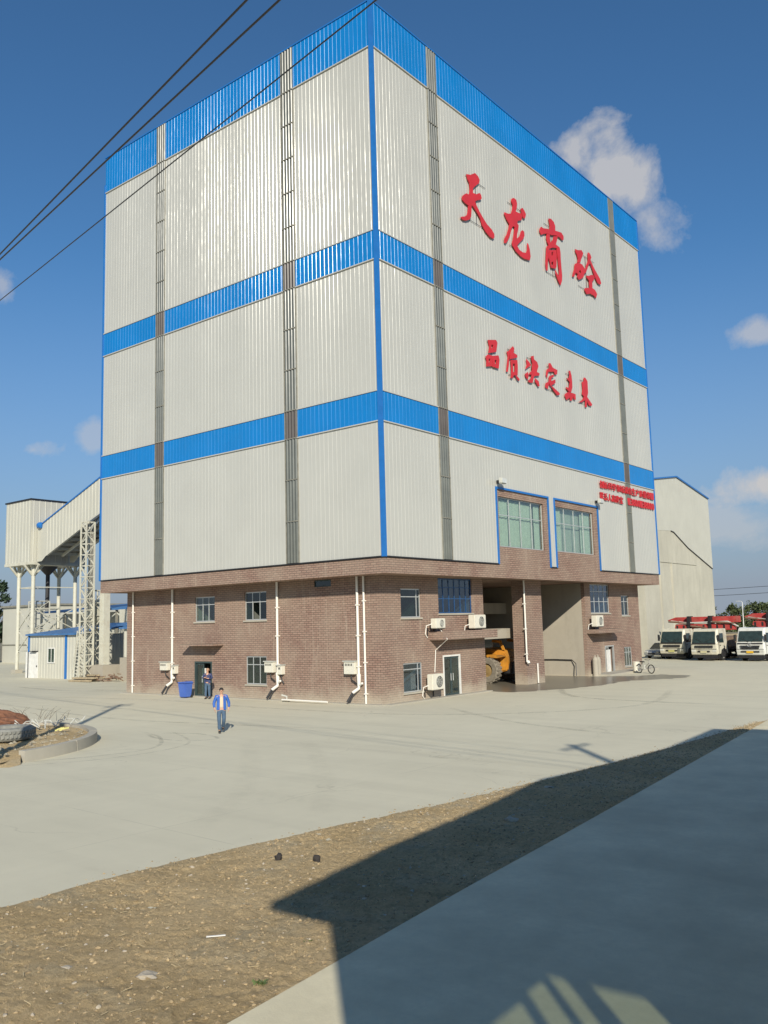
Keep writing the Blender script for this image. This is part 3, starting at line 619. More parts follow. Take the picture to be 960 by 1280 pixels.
# floodlights over the office windows
for u, lb in ((10.95, 'floodlight over the left office window'), (24.35, 'floodlight over the right office window')):
    t_ = thing('floodlight', lb, 'floodlight', FRC(u, 12.4)); MB().fbox(FRC, u-.3, u+.3, 12.25, 12.6, .32, .55).build('housing', GREYBOX, t_, bevel=.04)
    MB().fbox(FRC, u-.25, u+.25, 12.29, 12.56, .551, .565).build('lens', LAMPG, t_); MB().fbox(FRC, u-.05, u+.05, 12.3, 12.5, .03, .33).build('bracket', DARKSTEEL, t_)

# ------------------------------------------------------------------ red sign characters on the right-hand face
GLYPHS={'tian':[[[[8.81,31.18],[9.24,31.31],[9.78,31.65],[10.13,31.57],[10.32,31.38],[10.23,31.11],[9.83,30.79],[9.51,30.5],[9.46,30.22],[9.83,30.28],[10.23,30.52],[10.41,30.42],[10.48,30.22],[10.34,30.07],[9.87,29.85],[9.68,29.7],[9.84,29.52],[10.17,29.23],[10.51,28.99],[10.93,28.73],[11.5,28.56],[11.78,28.36],[11.8,28.12],[11.64,27.96],[11.23,27.95],[10.74,28.13],[10.4,28.38],[10.21,28.76],[9.81,29.06],[9.37,29.3],[9.25,29.3],[9.24,28.97],[9.16,28.54],[8.95,28.27],[8.56,28.07],[8.19,27.99],[7.99,28.08],[8.07,28.19],[8.45,28.34],[8.7,28.53],[8.82,28.82],[8.88,29.16],[8.5,29.18],[8.24,29.28],[8.22,29.51],[8.47,29.75],[8.72,29.92],[8.93,29.91],[9.06,30.05],[9.13,30.3],[9.14,30.51],[9.1,30.69],[8.93,30.86]]]],
'long':[[[[14.2,31.64],[14.44,31.79],[14.78,31.78],[14.9,31.53],[14.81,31.17],[14.67,30.91],[15.02,30.95],[15.38,31.04],[15.48,30.87],[15.41,30.55],[15.12,30.41],[14.84,30.29],[14.79,30.13],[14.97,30.03],[14.86,29.66],[14.72,29.36],[14.61,29.0],[15.03,29.34],[15.26,29.75],[15.43,29.89],[15.66,29.85],[15.68,29.53],[15.48,29.25],[14.9,28.76],[14.64,28.52],[14.86,28.34],[15.32,28.31],[15.8,28.42],[15.99,28.75],[16.03,29.18],[16.18,29.11],[16.31,28.82],[16.39,28.34],[16.24,28.0],[15.51,27.88],[15.05,27.89],[14.38,28.06],[14.05,28.28],[13.96,28.49],[14.14,28.84],[14.3,29.3],[14.41,29.7],[14.22,29.72],[14.01,29.48],[13.78,28.96],[13.43,28.44],[13.19,28.17],[13.01,28.17],[13.01,28.45],[13.4,28.95],[13.63,29.39],[13.73,29.67],[13.41,29.88],[13.17,30.16],[13.19,30.33],[13.6,30.38],[14.03,30.55],[14.21,30.86],[14.31,31.19],[14.14,31.41]]],[[[15.33,31.36],[15.58,31.51],[15.84,31.38],[16.02,31.19],[15.91,30.9],[15.74,30.76],[15.55,30.81],[15.42,31.06]]]],
'shang':[[[[19.28,32.08],[19.61,32.18],[20.02,32.09],[20.22,31.83],[20.18,31.45],[19.37,31.17],[19.41,31.55]]],[[[17.86,30.8],[18.1,31.07],[18.37,31.05],[19.01,31.23],[19.48,31.32],[20.24,31.51],[21.1,31.67],[21.42,31.5],[21.43,31.22],[21.23,31.08],[20.86,31.16],[20.29,31.13],[19.62,30.93],[18.88,30.79],[18.41,30.61],[18.04,30.41],[17.88,30.56]]],[[[18.88,30.81],[19.3,30.91],[19.31,30.59],[19.36,30.24],[19.11,29.95],[18.86,30.17],[18.77,30.46]]],[[[19.9,30.98],[20.48,31.18],[20.34,30.76],[20.12,30.4],[19.15,29.97],[19.37,30.34],[19.78,30.71]]],[[[18.74,29.85],[19.17,30.09],[19.08,29.69],[18.94,29.19],[18.8,28.69],[18.68,28.02],[18.5,28.01],[18.46,28.45],[18.57,29.07]]],[[[19.07,30.01],[20.12,30.45],[20.68,30.4],[20.78,30.06],[20.77,29.5],[20.8,28.95],[20.85,28.31],[20.78,27.92],[20.5,27.49],[20.2,27.75],[19.88,28.16],[19.82,28.46],[20.03,28.34],[20.38,28.08],[20.43,28.56],[20.35,29.09],[20.3,29.54],[20.25,29.89],[20.23,30.16],[19.61,30.0],[19.08,29.74]]],[[[19.08,29.69],[20.08,30.02],[20.17,29.58],[20.03,28.71],[19.82,28.51],[19.22,28.41],[19.07,28.78],[18.93,29.09]],[[19.41,29.61],[19.63,29.69],[19.59,29.49],[19.38,29.38]],[[19.29,28.82],[19.61,28.97],[19.55,28.77],[19.31,28.64]]]],
'tong':[[[[23.23,31.13],[23.6,31.17],[24.28,31.39],[24.54,31.21],[24.43,30.98],[24.15,30.65],[23.98,30.29],[23.51,30.14],[23.6,30.47],[23.5,30.68],[23.32,30.85]]],[[[23.05,29.92],[23.39,30.1],[23.25,29.64],[23.13,29.29],[22.76,28.8],[22.52,28.8],[22.68,29.15],[22.92,29.53]]],[[[23.22,30.01],[23.65,30.22],[24.22,30.25],[24.61,30.06],[24.61,29.74],[24.35,29.28],[23.99,29.03],[23.52,28.81],[23.29,28.96],[23.41,29.22],[22.97,29.24],[22.92,29.53]],[[23.66,29.53],[23.87,29.69],[23.97,29.55],[23.75,29.36]]],[[[25.3,30.9],[25.71,31.11],[25.71,30.83],[25.33,30.52],[25.03,30.07],[24.73,29.7],[24.47,29.58],[24.59,29.89],[24.89,30.34]]],[[[25.34,31.54],[25.55,31.6],[25.79,31.45],[25.9,31.29],[25.69,31.03],[25.97,30.83],[26.28,30.57],[26.76,30.28],[27.17,30.05],[27.41,29.71],[27.18,29.49],[26.75,29.52],[26.28,29.9],[25.99,30.33],[25.69,30.67],[25.29,30.82]]],[[[24.84,29.58],[25.23,29.66],[25.59,29.85],[26.03,29.98],[26.27,29.81],[26.06,29.55],[25.78,29.35],[25.78,29.0],[25.72,28.86],[26.19,28.84],[26.54,28.59],[26.27,28.17],[25.9,28.28],[25.3,28.25],[24.69,28.04],[24.43,28.25],[24.46,28.49],[24.85,28.61],[25.28,28.77],[25.23,28.99],[25.26,29.24],[24.94,29.38]]]],
'pin':[[[[10.49,21.13],[11.41,21.35],[11.58,21.19],[11.39,20.56],[10.51,20.29],[10.61,20.74]],[[10.85,20.89],[11.06,20.94],[11.01,20.73],[10.86,20.7]]],[[[10.13,20.0],[10.42,20.2],[10.91,20.22],[10.85,19.54],[10.2,19.38],[10.24,19.76]],[[10.45,19.92],[10.66,19.97],[10.61,19.73],[10.48,19.71]]],[[[10.95,20.23],[11.62,20.41],[11.73,20.14],[11.58,19.54],[10.89,19.51]],[[11.15,19.99],[11.37,20.04],[11.32,19.8],[11.17,19.77]]]],
'zhi':[[[[12.68,20.9],[13.08,21.06],[12.96,20.69],[12.87,20.12],[12.69,19.57],[12.52,19.56],[12.65,20.07],[12.8,20.61]]],[[[12.99,21.06],[13.46,21.43],[13.61,21.3],[13.51,21.0],[13.95,20.96],[13.93,20.77],[13.57,20.64],[13.03,20.47],[13.06,20.85]]],[[[13.11,20.45],[13.92,20.62],[13.94,20.12],[13.87,19.59],[13.11,19.43],[13.12,20.03]],[[13.34,20.24],[13.61,20.3],[13.56,19.76],[13.33,19.71]]],[[[13.12,19.48],[13.38,19.49],[13.18,19.24],[12.97,19.27]]],[[[13.73,19.56],[14.09,19.4],[14.02,19.25],[13.8,19.3],[13.6,19.49]]]],
'jue':[[[[15.12,20.96],[15.48,20.83],[15.69,20.64],[15.25,20.4],[14.96,20.24],[15.18,20.62]]],[[[14.84,19.89],[15.23,20.11],[15.29,19.84],[15.18,19.58],[14.96,19.67]]],[[[15.75,21.27],[16.09,21.4],[16.12,21.16],[16.53,21.06],[16.68,20.8],[16.42,20.36],[16.8,20.34],[16.73,20.16],[16.05,20.0],[15.77,19.48],[15.44,19.42],[15.17,19.48],[15.66,19.82],[15.73,20.02],[15.3,19.94],[15.5,20.12],[15.8,20.33],[15.9,20.83]]],[[[16.14,19.89],[16.6,19.77],[16.71,19.46],[16.51,19.37],[16.2,19.6]]]],
'ding':[[[[18.2,21.35],[18.43,21.4],[18.71,21.15],[19.38,21.12],[19.3,20.8],[19.02,20.69],[18.86,20.88],[18.05,20.71],[17.83,20.25],[17.71,20.42],[17.89,20.85],[18.21,21.0]]],[[[18.15,20.42],[18.75,20.68],[18.82,20.52],[18.45,20.36],[18.34,20.12],[18.99,20.38],[18.98,20.11],[18.39,19.82],[18.21,19.74],[18.06,19.97]]],[[[17.61,19.84],[18.07,20.06],[18.05,19.88],[17.83,19.45],[17.53,19.52]]],[[[18.22,19.83],[18.57,19.77],[19.52,19.52],[19.51,19.38],[19.14,19.27],[18.63,19.52]]]],
'wei':[[[[21.13,21.45],[21.33,21.49],[21.48,21.16],[21.53,20.76],[21.52,20.31],[21.29,19.9],[20.95,19.88],[20.6,20.03],[20.56,20.16],[20.98,20.16],[21.18,20.6],[20.68,20.81],[21.07,20.87],[21.19,21.14]]],[[[20.36,19.63],[20.86,19.86],[21.72,19.91],[21.96,19.89],[21.94,19.48],[21.67,19.47],[21.55,19.68],[21.31,19.3],[21.07,19.27],[21.1,19.5],[20.5,19.21],[20.3,19.44]]]],
'lai':[[[[23.47,21.43],[23.68,21.47],[24.0,21.26],[24.0,20.79],[24.0,20.37],[23.8,20.06],[24.57,19.64],[24.44,19.47],[24.03,19.45],[23.76,19.72],[23.65,19.24],[23.4,19.22],[23.52,19.77],[22.83,19.46],[22.43,19.41],[22.96,19.67],[23.29,19.96],[23.01,20.09],[23.16,20.49],[23.12,21.04],[23.44,21.15]]]]}

def inset(ring, e, hole):
    n_ = len(ring); ar = sum(ring[i][0]*ring[(i+1) % n_][1]-ring[(i+1) % n_][0]*ring[i][1] for i in range(n_)); sg = (1 if ar > 0 else -1)*(-1 if hole else 1); out = []
    for i in range(n_):
        p, q = Vector(ring[i-1]), Vector(ring[(i+1) % n_]); t_ = (q-p).normalized(); out.append((ring[i][0]-t_.y*e*sg, ring[i][1]+t_.x*e*sg))
    return out
def glyph(key, label, dep, x1=.13):
    rings = [[inset(r, .024 if dep > .055 else .01, k > 0) for k, r in enumerate(s)] for s in GLYPHS[key]]; al = [p for s in rings for p in s[0]]; ya, yb = min(p[0] for p in al), max(p[0] for p in al); za, zb = min(p[1] for p in al), max(p[1] for p in al)
    t_ = thing('sign_character', label, 'sign character', (x1-dep, (ya+yb)/2, za), group='red characters on the tower wall')
    m = MB()
    for i, s in enumerate(rings):
        f1 = x1+.004*i; f0 = x1-dep+.004*i; flat = [p for r in s for p in r]
        tri = tessellate_polygon([[Vector((p[0], p[1], 0)) for p in r] for r in s]); n = len(flat)
        m.add([(f1, *p) for p in flat], tri); m.add([(f0, *p) for p in flat], tri); o = 0
        for r in s:
            k = len(r); m.add([(f1, *p) for p in r]+[(f0, *p) for p in r], [(j, (j+1) % k, k+(j+1) % k, k+j) for j in range(k)])
    m.build('stroke_body', REDSIGN, t_, fix=False)
    fr = MB(); w_ = .018; xx = x1-dep-.004; q0, q1 = ya+.2*(yb-ya), yb-.2*(yb-ya)
    for zz_ in (za+.1*(zb-za), zb-.14*(zb-za)): fr.box(xx-w_, xx, q0, q1, zz_-w_/2, zz_+w_/2)
    fr.box(xx-w_*2, xx-w_*.9, (ya+yb)/2-w_/2, (ya+yb)/2+w_/2, za+.09*(zb-za), zb-.13*(zb-za))
    for yy_ in (ya+.3*(yb-ya), ya+.68*(yb-ya)): fr.box(.03, xx-w_, yy_-w_, yy_+w_, za+.1*(zb-za), za+.1*(zb-za)+.03); fr.box(.03, xx-w_, yy_-w_, yy_+w_, zb-.14*(zb-za), zb-.14*(zb-za)+.03)
    fr.build('mounting_frame', DARKSTEEL, t_); return t_
for k, lb, d in (('tian', 'first large red brush character, two bars over splayed legs', .06), ('long', 'second large red brush character with upswept hook at lower right', .06), ('shang', 'third large red brush character, tall and boxed in', .06), ('tong', 'fourth large red brush character, nearest the right edge', .06),
                 ('pin', 'leftmost small red character of the middle row, three stacked boxes', .05), ('zhi', 'second small red character of the middle row', .05), ('jue', 'third small red character of the middle row', .05), ('ding', 'fourth small red character of the middle row with long right tail', .05), ('wei', 'fifth small red character of the middle row, narrow', .05), ('lai', 'last small red character of the middle row, nearest right', .05)): glyph(k, lb, d)
def textline(chars, y0, y1, z0, h, label, gap=None):
    t_ = thing('sign_lettering', label, 'sign', (.1, y0, z0)); n = len(chars); w_ = (y1-y0)/n
    for i, ch in enumerate(chars):
        if ch == ' ': continue
        cu = bpy.data.curves.new('c', 'FONT'); cu.body = ch; cu.extrude = .03; cu.size = 1; cu.offset = .012; me_ = evaluated_mesh(bpy.data.objects.new('c', cu)); bpy.data.curves.remove(cu)
        if not me_.vertices: continue
        c = np.array([v.co for v in me_.vertices]); lo, hi = c.min(0), c.max(0)
        for v in me_.vertices:
            a_ = (v.co.x-lo[0])/max(.01, hi[0]-lo[0]); b_ = (v.co.y-lo[1])/max(.01, hi[1]-lo[1]); v.co = Vector((.09+v.co.z, y0+(i+.05+a_*.9)*w_, z0+b_*h))
        me_.materials.clear(); me_.materials.append(REDSIGN); me_.name = 'character'; link('character', me_, t_)
textline('创新科学领域诚信生产质量第一', 25.1, 35.2, 13.53, .56, 'upper line of small red lettering near the right corner')
textline('联系人高建宝', 25.05, 29.1, 12.66, .56, 'lower line of small red lettering left of the skylight strip')
textline('13800138000', 29.95, 35.15, 12.68, .56, 'lower line of small red digits right of the skylight strip')

# ------------------------------------------------------------------ building the photograph is taken from (behind and right of the camera; it casts the foreground shade)
H0 = 7.6; O0 = Vector((17.2+K*H0, -24.4-K*H0, 0)); e1 = Vector((-.053, .9986, 0)); e2 = Vector((.9986, .053, 0))
nb = thing('near_building', 'pale two storey building casting the foreground shadow', 'building', tuple(O0))
def PB(s, t, z): q = O0+e1*s+e2*t; return (q.x, q.y, z)
def pbox(name, s0, s1, t0, t1, z0, z1, mat=STRUCT):
    return MB().hexa([PB(s0, t0, z0), PB(s1, t0, z0), PB(s1, t1, z0), PB(s0, t1, z0), PB(s0, t0, z1), PB(s1, t0, z1), PB(s1, t1, z1), PB(s0, t1, z1)]).build(name, mat, nb)
ev = [(17.17, -24.31), (16.6, -20.9), (16.2, -17.0), (15.85, -14.8), (15.55, -13.0), (15.9, -10.8), (16.3, -6.3), (15.95, -.87)]      # foreground shadow outline on the ground; the unseen roof edge is shaped to cast it
ro = [(x+K*H0, y_-K*H0) for x, y_ in ev]+[PB(23.5, 6.3, 0)[:2], PB(0, 6.3, 0)[:2]]
m = MB(); nn_ = len(ro); tri = tessellate_polygon([[Vector((*p, 0)) for p in ro]])
for z in (H0-.18, H0): m.add([(*p, z) for p in ro], tri)
m.add([(*p, H0-.18) for p in ro]+[(*p, H0) for p in ro], [(i, (i+1) % nn_, nn_+(i+1) % nn_, nn_+i) for i in range(nn_)]); m.build('roof', STRUCT, nb, fix=False)
wc = None
FW = lambda u, z, d=0: PB(u, .8-d, z)                                # west wall, u along the building
xw = lambda yv: (yv-O0.y)/e1.y                                        # world y of a point on the wall -> distance along it
su = xw(-6-(O0.x+.8)+.02)
ops = [(xw(-32.5), xw(-31.86), 3.2, 4.68), (xw(-31.66), xw(-31.30), 3.2, 4.72), (xw(-31.14), xw(-30.88), 3.2, 4.76), (xw(-30.55), xw(-29.85), 3.2, 4.78)]
wall('wall', FW, su, 23.2, 0, H0-.18, ops, STRUCT, nb, .015)
for o_ in ops: MB().quad(FW(o_[0], o_[2], -.01), FW(o_[1], o_[2], -.01), FW(o_[1], o_[3], -.01), FW(o_[0], o_[3], -.01)).build('pane', GLASSN, nb, fix=False)
pbox('wall', 23.0, 23.2, .95, 6.1, 0, H0-.18); pbox('wall', su, 23.0, 5.9, 6.1, 0, H0-.18)
pbox('wall', su, su+.15, .95, 1.5, 0, H0-.18); pbox('wall', su, su+.15, 1.5, 5.9, 0, 4.2); pbox('floor_slab', su+.15, 23.0, .95, 5.9, 2.5, 2.65)
for s in (9, 14, 19):
    pbox('window_frame', s-.8, s+.8, .74, .79, 4.0, 5.6, ALU); pbox('window_frame', s-.8, s+.8, .74, .79, .9, 2.3, ALU)

# ------------------------------------------------------------------ power poles and overhead wires
HW = 12.74-CAM.z
def wline(da, db): A = CAM+Vector(da)*(HW/da[2]); B = CAM+Vector(db)*(HW/db[2]); return A, (B-A)/(B.x-A.x)
WIRES = [wline((-.586, .537, .607), (-.825, .419, .379)), wline((-.564, .559, .608), (-.827, .42, .374)), wline((-.492, .622, .609), (-.839, .428, .337))]
def wpt(w_, x): return w_[0]+w_[1]*(x-w_[0].x)
XP = (2.9, 34.6)
for i, w_ in enumerate(WIRES):
    pts = [wpt(w_, x) for x in np.linspace(XP[0]-30, XP[1]+10, 30)]
    tag(MB().tube(pts, (.017, .017, .012)[i], 5, False).build('overhead_wire', BLACKPL, fix=False), ('topmost black power wire crossing the upper left sky', 'middle black power wire crossing the upper left sky', 'lowest power wire, crossing in front of the tower sheeting')[i], 'wire', 'overhead power wires')
for x, lb in ((XP[0], 'concrete power pole beyond the left edge casting a crossarm shadow'), (XP[1], 'concrete power pole behind the near building')):
    a_, b_ = wpt(WIRES[0], x), wpt(WIRES[2], x); c = (a_+b_)/2; t_ = thing('power_pole', lb, 'pole', (c.x, c.y, 0))
    ph = 13.3 if x < 10 else 15.0; MB().tube([(c.x, c.y, 0), (c.x, c.y, ph)], [.19, .13], 10).build('pole', KERB, t_)
    dv = (b_-a_).normalized(); m = MB(); m.bar(c-dv*.95+Vector((0, 0, -.12)), c+dv*.95+Vector((0, 0, -.12)), .09); m.bar(c-dv*.6+Vector((0, 0, -.95)), c+dv*.6+Vector((0, 0, -.95)), .08); m.bar(c-dv*.9+Vector((0, 0, ph-13.0)), c+dv*.9+Vector((0, 0, ph-13.0)), .1); m.build('crossarm', DARKSTEEL, t_)
    for w_ in WIRES:
        p = wpt(w_, x); MB().lathe([(0, -.1), (.05, -.08), (.04, -.05), (.055, -.03), (.03, 0), (0, 0)], 8, tuple(p)).build('insulator', WHITEPL, t_)

# ------------------------------------------------------------------ planting island with kerb, scrap tyre and heap
IC = (-6.5, -19.5); IR = 6.4
def arc(r0, r1, z0, z1, a0, a1, n):
    m = MB(); o = 0
    for i in range(n+1):
        a = a0+(a1-a0)*i/n; m.v += [(IC[0]+r*cos(a), IC[1]+r*sin(a), z) for r, z in ((r0, z0), (r1, z0), (r1-.02, z1), (r0, z1))]
    for i in range(n):
        for k in range(4): m.f.append((i*4+k, i*4+(k+1) % 4, (i+1)*4+(k+1) % 4, (i+1)*4+k))
    m.f += [(0, 1, 2, 3), (n*4+3, n*4+2, n*4+1, n*4)]; return m
kt = thing('island_kerb', 'curved concrete kerb round the rubble planting island', 'kerb', (*IC, 0))
segs = [(.13, .52), (.53, .98), (.99, 1.5), (1.51, 2.1), (2.11, 2.7), (2.71, 3.3), (3.31, 4.0), (4.01, 4.6)]
for a0, a1 in segs: arc(IR-.32, IR, -.02, .36, a0, a1, 10).build('kerb_block', KERB, kt, fix=True)
m = MB(); n = 56; na = 90; zi = lambda x, y_: float(.24+.10*(vnoise(np.array(x*.8+40), np.array(y_*.8+40), 8)-.3)+.05*(vnoise(np.array(x*3+70), np.array(y_*3+70), 9)-.5)+.03*(vnoise(np.array(x*8+70), np.array(y_*8+70), 10)-.5))
for i in range(n+1):
    for j in range(na):
        r = (IR-.3)*i/n; a = 2*pi*j/na
        if i > n-5 and (a < .13 or a > 4.6): r = (IR+.9*random.random()*.6)*i/n
        x, y_ = IC[0]+r*cos(a), IC[1]+r*sin(a); z = zi(x, y_)
        if i > n-8 and (a < .13 or a > 4.6): z *= max(0, (n-i)/8)
        m.v.append((x, y_, z))
for i in range(n):
    for j in range(na): m.f.append((i*na+j, i*na+(j+1) % na, (i+1)*na+(j+1) % na, (i+1)*na+j))
struct(m.build('island_soil', DIRT, fix=False, smooth=True))
r_ = random.Random(9); m = MB()
for i in range(900):
    a = r_.random()*6.28; r = IR*.93*math.sqrt(r_.random()); x, y_ = IC[0]+r*cos(a), IC[1]+r*sin(a); s = .03+.13*r_.random()**3; z = zi(x, y_)+s*.15
    ang = r_.random()*3; vs = [(x+s*cos(ang)*p, y_+s*sin(ang)*p+s*q*.8, z+s*.6*w_) for p, q, w_ in ((1, r_.uniform(-.4, .4), 0), (-1, r_.uniform(-.4, .4), 0), (r_.uniform(-.4, .4), 1, 0), (r_.uniform(-.4, .4), -1, 0), (0, 0, 1), (0, 0, -.6))]
    m.add(vs, [(0, 2, 4), (2, 1, 4), (1, 3, 4), (3, 0, 4), (2, 0, 5), (1, 2, 5), (3, 1, 5), (0, 3, 5)])
tag(m.build('rubble', simple('grey_rubble', (.36, .32, .24), .95, var=.5, scale=4), fix=False), 'loose grey brown rubble covering the kerbed island', 'rubble', kind='stuff')
def big_tyre(cx, cy, z, R, w_, label):
    t_ = thing('scrap_tyre', label, 'tyre', (cx, cy, z)); pr = [(R*.62, .02), (R*.80, 0), (R*.95, .03), (R, .10), (R, w_-.10), (R*.95, w_-.03), (R*.80, w_), (R*.62, w_-.03), (R*.60, w_*.5), (R*.62, .02)]
    MB().lathe(pr, 44, (cx, cy, z)).build('casing', TYREGREY, t_); tr = MB()
    for k in range(44):
        a = 2*pi*k/44; c_, s_ = cos(a), sin(a)
        for zz, o in ((.11, 0), (w_*.5+.03, .5)):
            a = 2*pi*(k+o)/44; c_, s_ = cos(a), sin(a); q = lambda r, w2, h: (cx+r*c_-w2*s_, cy+r*s_+w2*c_, z+h); hw = pi*R/44*.55; z1 = zz+w_*.5-.15
            tr.hexa([q(R-.02, -hw, zz), q(R+.045, -hw, zz), q(R+.045, hw, zz+.03), q(R-.02, hw, zz+.03), q(R-.02, -hw, z1), q(R+.045, -hw, z1), q(R+.045, hw, z1+.03), q(R-.02, hw, z1+.03)])
    tr.build('tread', TYREGREY, t_)
big_tyre(-4.25, -17.15, .30, .98, .46, 'large worn tyre lying flat on the rubble island')
bm = bmesh.new(); bmesh.ops.create_icosphere(bm, subdivisions=5, radius=1)
for v in bm.verts:
    p = v.co.copy(); q = 1+.22*(float(vnoise(np.array(p.x*3+9), np.array(p.y*3+p.z*2+9), 14))-.5)+.2*(float(vnoise(np.array(p.x*8+30), np.array(p.y*8+p.z*9+30), 15))-.5)
    v.co = Vector((-8.7+p.x*2.0*q, -15.2+p.y*1.2*q, .22+max(p.z, -.2)*.72*q))
me = bpy.data.meshes.new('rubble_heap'); bm.to_mesh(me); bm.free(); me.materials.append(REDHEAP); tag(link('rubble_heap', me), 'rust red heap of broken rubble behind the lying tyre', 'rubble heap')
m = MB(); r_ = random.Random(3)
for i in range(11):
    x, y_ = -6.2+r_.gauss(0, .55), -14.6+r_.gauss(0, .5); a = r_.random()*6; p = [Vector((x+cos(a)*.25*k+r_.gauss(0, .07), y_+sin(a)*.25*k, .33+.25*abs(sin(k*1.1))+r_.random()*.1)) for k in range(5)]; m.tube(p, .02, 5)
tag(m.build('torn_sacking', simple('grey_sacking', (.55, .55, .5), .8)), 'torn pale sacking strewn beside the red heap', 'sacking')
m = MB()
for k in range(4): m.bar((-4.9+.07*k, -14.8+.05*k, .32+.05*(k % 2)), (-4.75+.07*k, -14.6+.06*k, .42), .07, .05)
tag(m.build('yellow_bag', simple('yellow_plastic', (.62, .58, .2), .6)), 'crumpled pale yellow bag on the island rubble', 'bag')
m = MB(); r_ = random.Random(12)
for i in range(26):
    p = Vector((-8+r_.gauss(0, 1.2), -14.4+r_.gauss(0, .6), .6)); a = r_.random()*6.28; q = p+Vector((cos(a)*.45, sin(a)*.45, .2+.3*r_.random())); m.tube([p, (p+q)/2+Vector((0, 0, .08)), q], [.007, .005, .003], 5)
tag(m.build('dry_branches', BARK, fix=False), 'dry bare twigs poking from the red heap', 'branches')

# ------------------------------------------------------------------ left: transfer tower, inclined conveyor gallery, sheds
def rib_quad(m, p00, p10, p11, p01, pitch=.6, h=.03, nrm=(0, -1, 0)):
    """ribbed sheet between four corners (p00-p10 bottom edge)"""
    p00, p10, p11, p01 = map(Vector, (p00, p10, p11, p01)); nv = Vector(nrm); L = (p10-p00).length; k = max(1, int(L/pitch)); fr = []
    for i in range(k):
        c = (i+.5)/k; e = .055/L; g_ = .022/L; fr += [(c-e, 0), (c-g_, h), (c+g_, h), (c+e, 0)]
    fr = [(0, 0)]+fr+[(1, 0)]; n_ = len(fr)
    m.add([p00.lerp(p10, f)+nv*d for f, d in fr]+[p01.lerp(p11, f)+nv*d for f, d in fr], [(i, i+1, n_+i+1, n_+i) for i in range(n_-1)]); return m
def lattice(m, a, b, w_, n, r=.05, rd=.035):
    """square lattice mast between a and b"""
    a, b = Vector(a), Vector(b); cs = [(-w_/2, -w_/2), (w_/2, -w_/2), (w_/2, w_/2), (-w_/2, w_/2)]; P = lambda k, f: a.lerp(b, f)+Vector((*cs[k % 4], 0))
    for k in range(4):
        m.bar(P(k, 0), P(k, 1), r*2)
        for i in range(n):
            f0, f1 = i/n, (i+1)/n; m.bar(P(k, f1), P(k+1, f1), rd*2); m.bar(P(k, f0), P(k+1, f1), rd*1.6) if (i+k) % 2 == 0 else m.bar(P(k+1, f0), P(k, f1), rd*1.6)
BX0, BX1, BY0, BY1, BZ0, BZ1 = -62.0, -57.0, 13.0, 19.4, 11.35, 17.75
tt = thing('conveyor_transfer_tower', 'cream sheeted transfer house raised on white steel legs', 'conveyor tower', (-59.5, 16, 0))
m = MB(); m.box(BX0, BX1, BY0, BY1, BZ0, BZ1); m.build('housing', CREAMSH, tt)
m = MB(); rib_quad(m, (BX0, BY0-.012, BZ0), (BX1, BY0-.012, BZ0), (BX1, BY0-.012, BZ1), (BX0, BY0-.012, BZ1)); m.build('front_sheeting', CREAMSH, tt, fix=False)
m = MB(); rib_quad(m, (BX1+.012, BY0, BZ0), (BX1+.012, BY1, BZ0), (BX1+.012, BY1, BZ1), (BX1+.012, BY0, BZ1), nrm=(1, 0, 0)); m.build('side_sheeting', CREAMSH, tt, fix=False)
MB().box(BX0-.12, BX1+.12, BY0-.12, BY1+.12, BZ1, BZ1+.14).build('roof_trim', DARKSTEEL, tt)
MB().box(BX0-.05, BX1+.05, BY0-.05, BY1+.05, BZ0-.28, BZ0).build('floor_frame', CREAM, tt)
for x, y_ in ((-60.9, 14.0), (-57.7, 13.8), (-60.9, 18.6), (-57.7, 18.6)):
    m = MB(); m.tube([(x, y_, 0), (x, y_, BZ0-.3)], .2, 12); lg = m.build('leg', CREAM, tt); m = MB()
    for dx, dy in ((1, 0), (-1, 0), (0, 1), (0, -1)): m.bar((x, y_, BZ0-1.5), (x+dx*1.05, y_+dy*1.05, BZ0-.3), .17)
    m.build('strut', CREAM, lg); MB().box(x-.4, x+.4, y_-.4, y_+.4, -.02, .35).build('footing', KERB, lg)
m = MB()
for z in (2.2, 4.4, 6.6, 8.8):
    for p, q in (((-60.9, 14, z), (-57.7, 13.8, z)), ((-57.7, 13.8, z), (-57.7, 18.6, z)), ((-60.9, 14, z), (-60.9, 18.6, z))): m.bar(p, q, .09)
for z in (2.2, 4.4):
    m.bar((-60.9, 14, z), (-57.7, 13.8, z+2.2), .08); m.bar((-57.7, 13.8, z), (-60.9, 14, z+2.2), .08)
    m.bar((-57.7, 13.8, z), (-57.7, 18.6, z+2.2), .08); m.bar((-57.7, 18.6, z), (-57.7, 13.8, z+2.2), .08)
m.build('bracing', CREAM, tt)
m = MB(); lattice(m, (-59.6, 15.6, 0), (-59.6, 15.6, 7.4), 1.5, 8); m.build('ladder_mast', GREYBOX, tt)
m = MB(); m.tube([(-59.4, 16.4, 6.4), (-59.4, 16.4, 11.0)], .22, 10); m.lathe([(.25, 10.2), (1.1, 11.1), (1.1, 11.3)], 14, (-59.4, 16.4, 0)); m.build('chute', DARKSTEEL, tt)
gy0, gy1 = 13.7, 17.4; GX0, GX1 = -56.9, -24.7; SL = .345
zt = lambda x: 15.15+SL*(x+56.0); zb = lambda x: 12.05+SL*1.04*(x+54.6)
gal = thing('conveyor_gallery', 'cream enclosed conveyor gallery climbing to the tower back', 'conveyor', (-50, 15.5, 0))
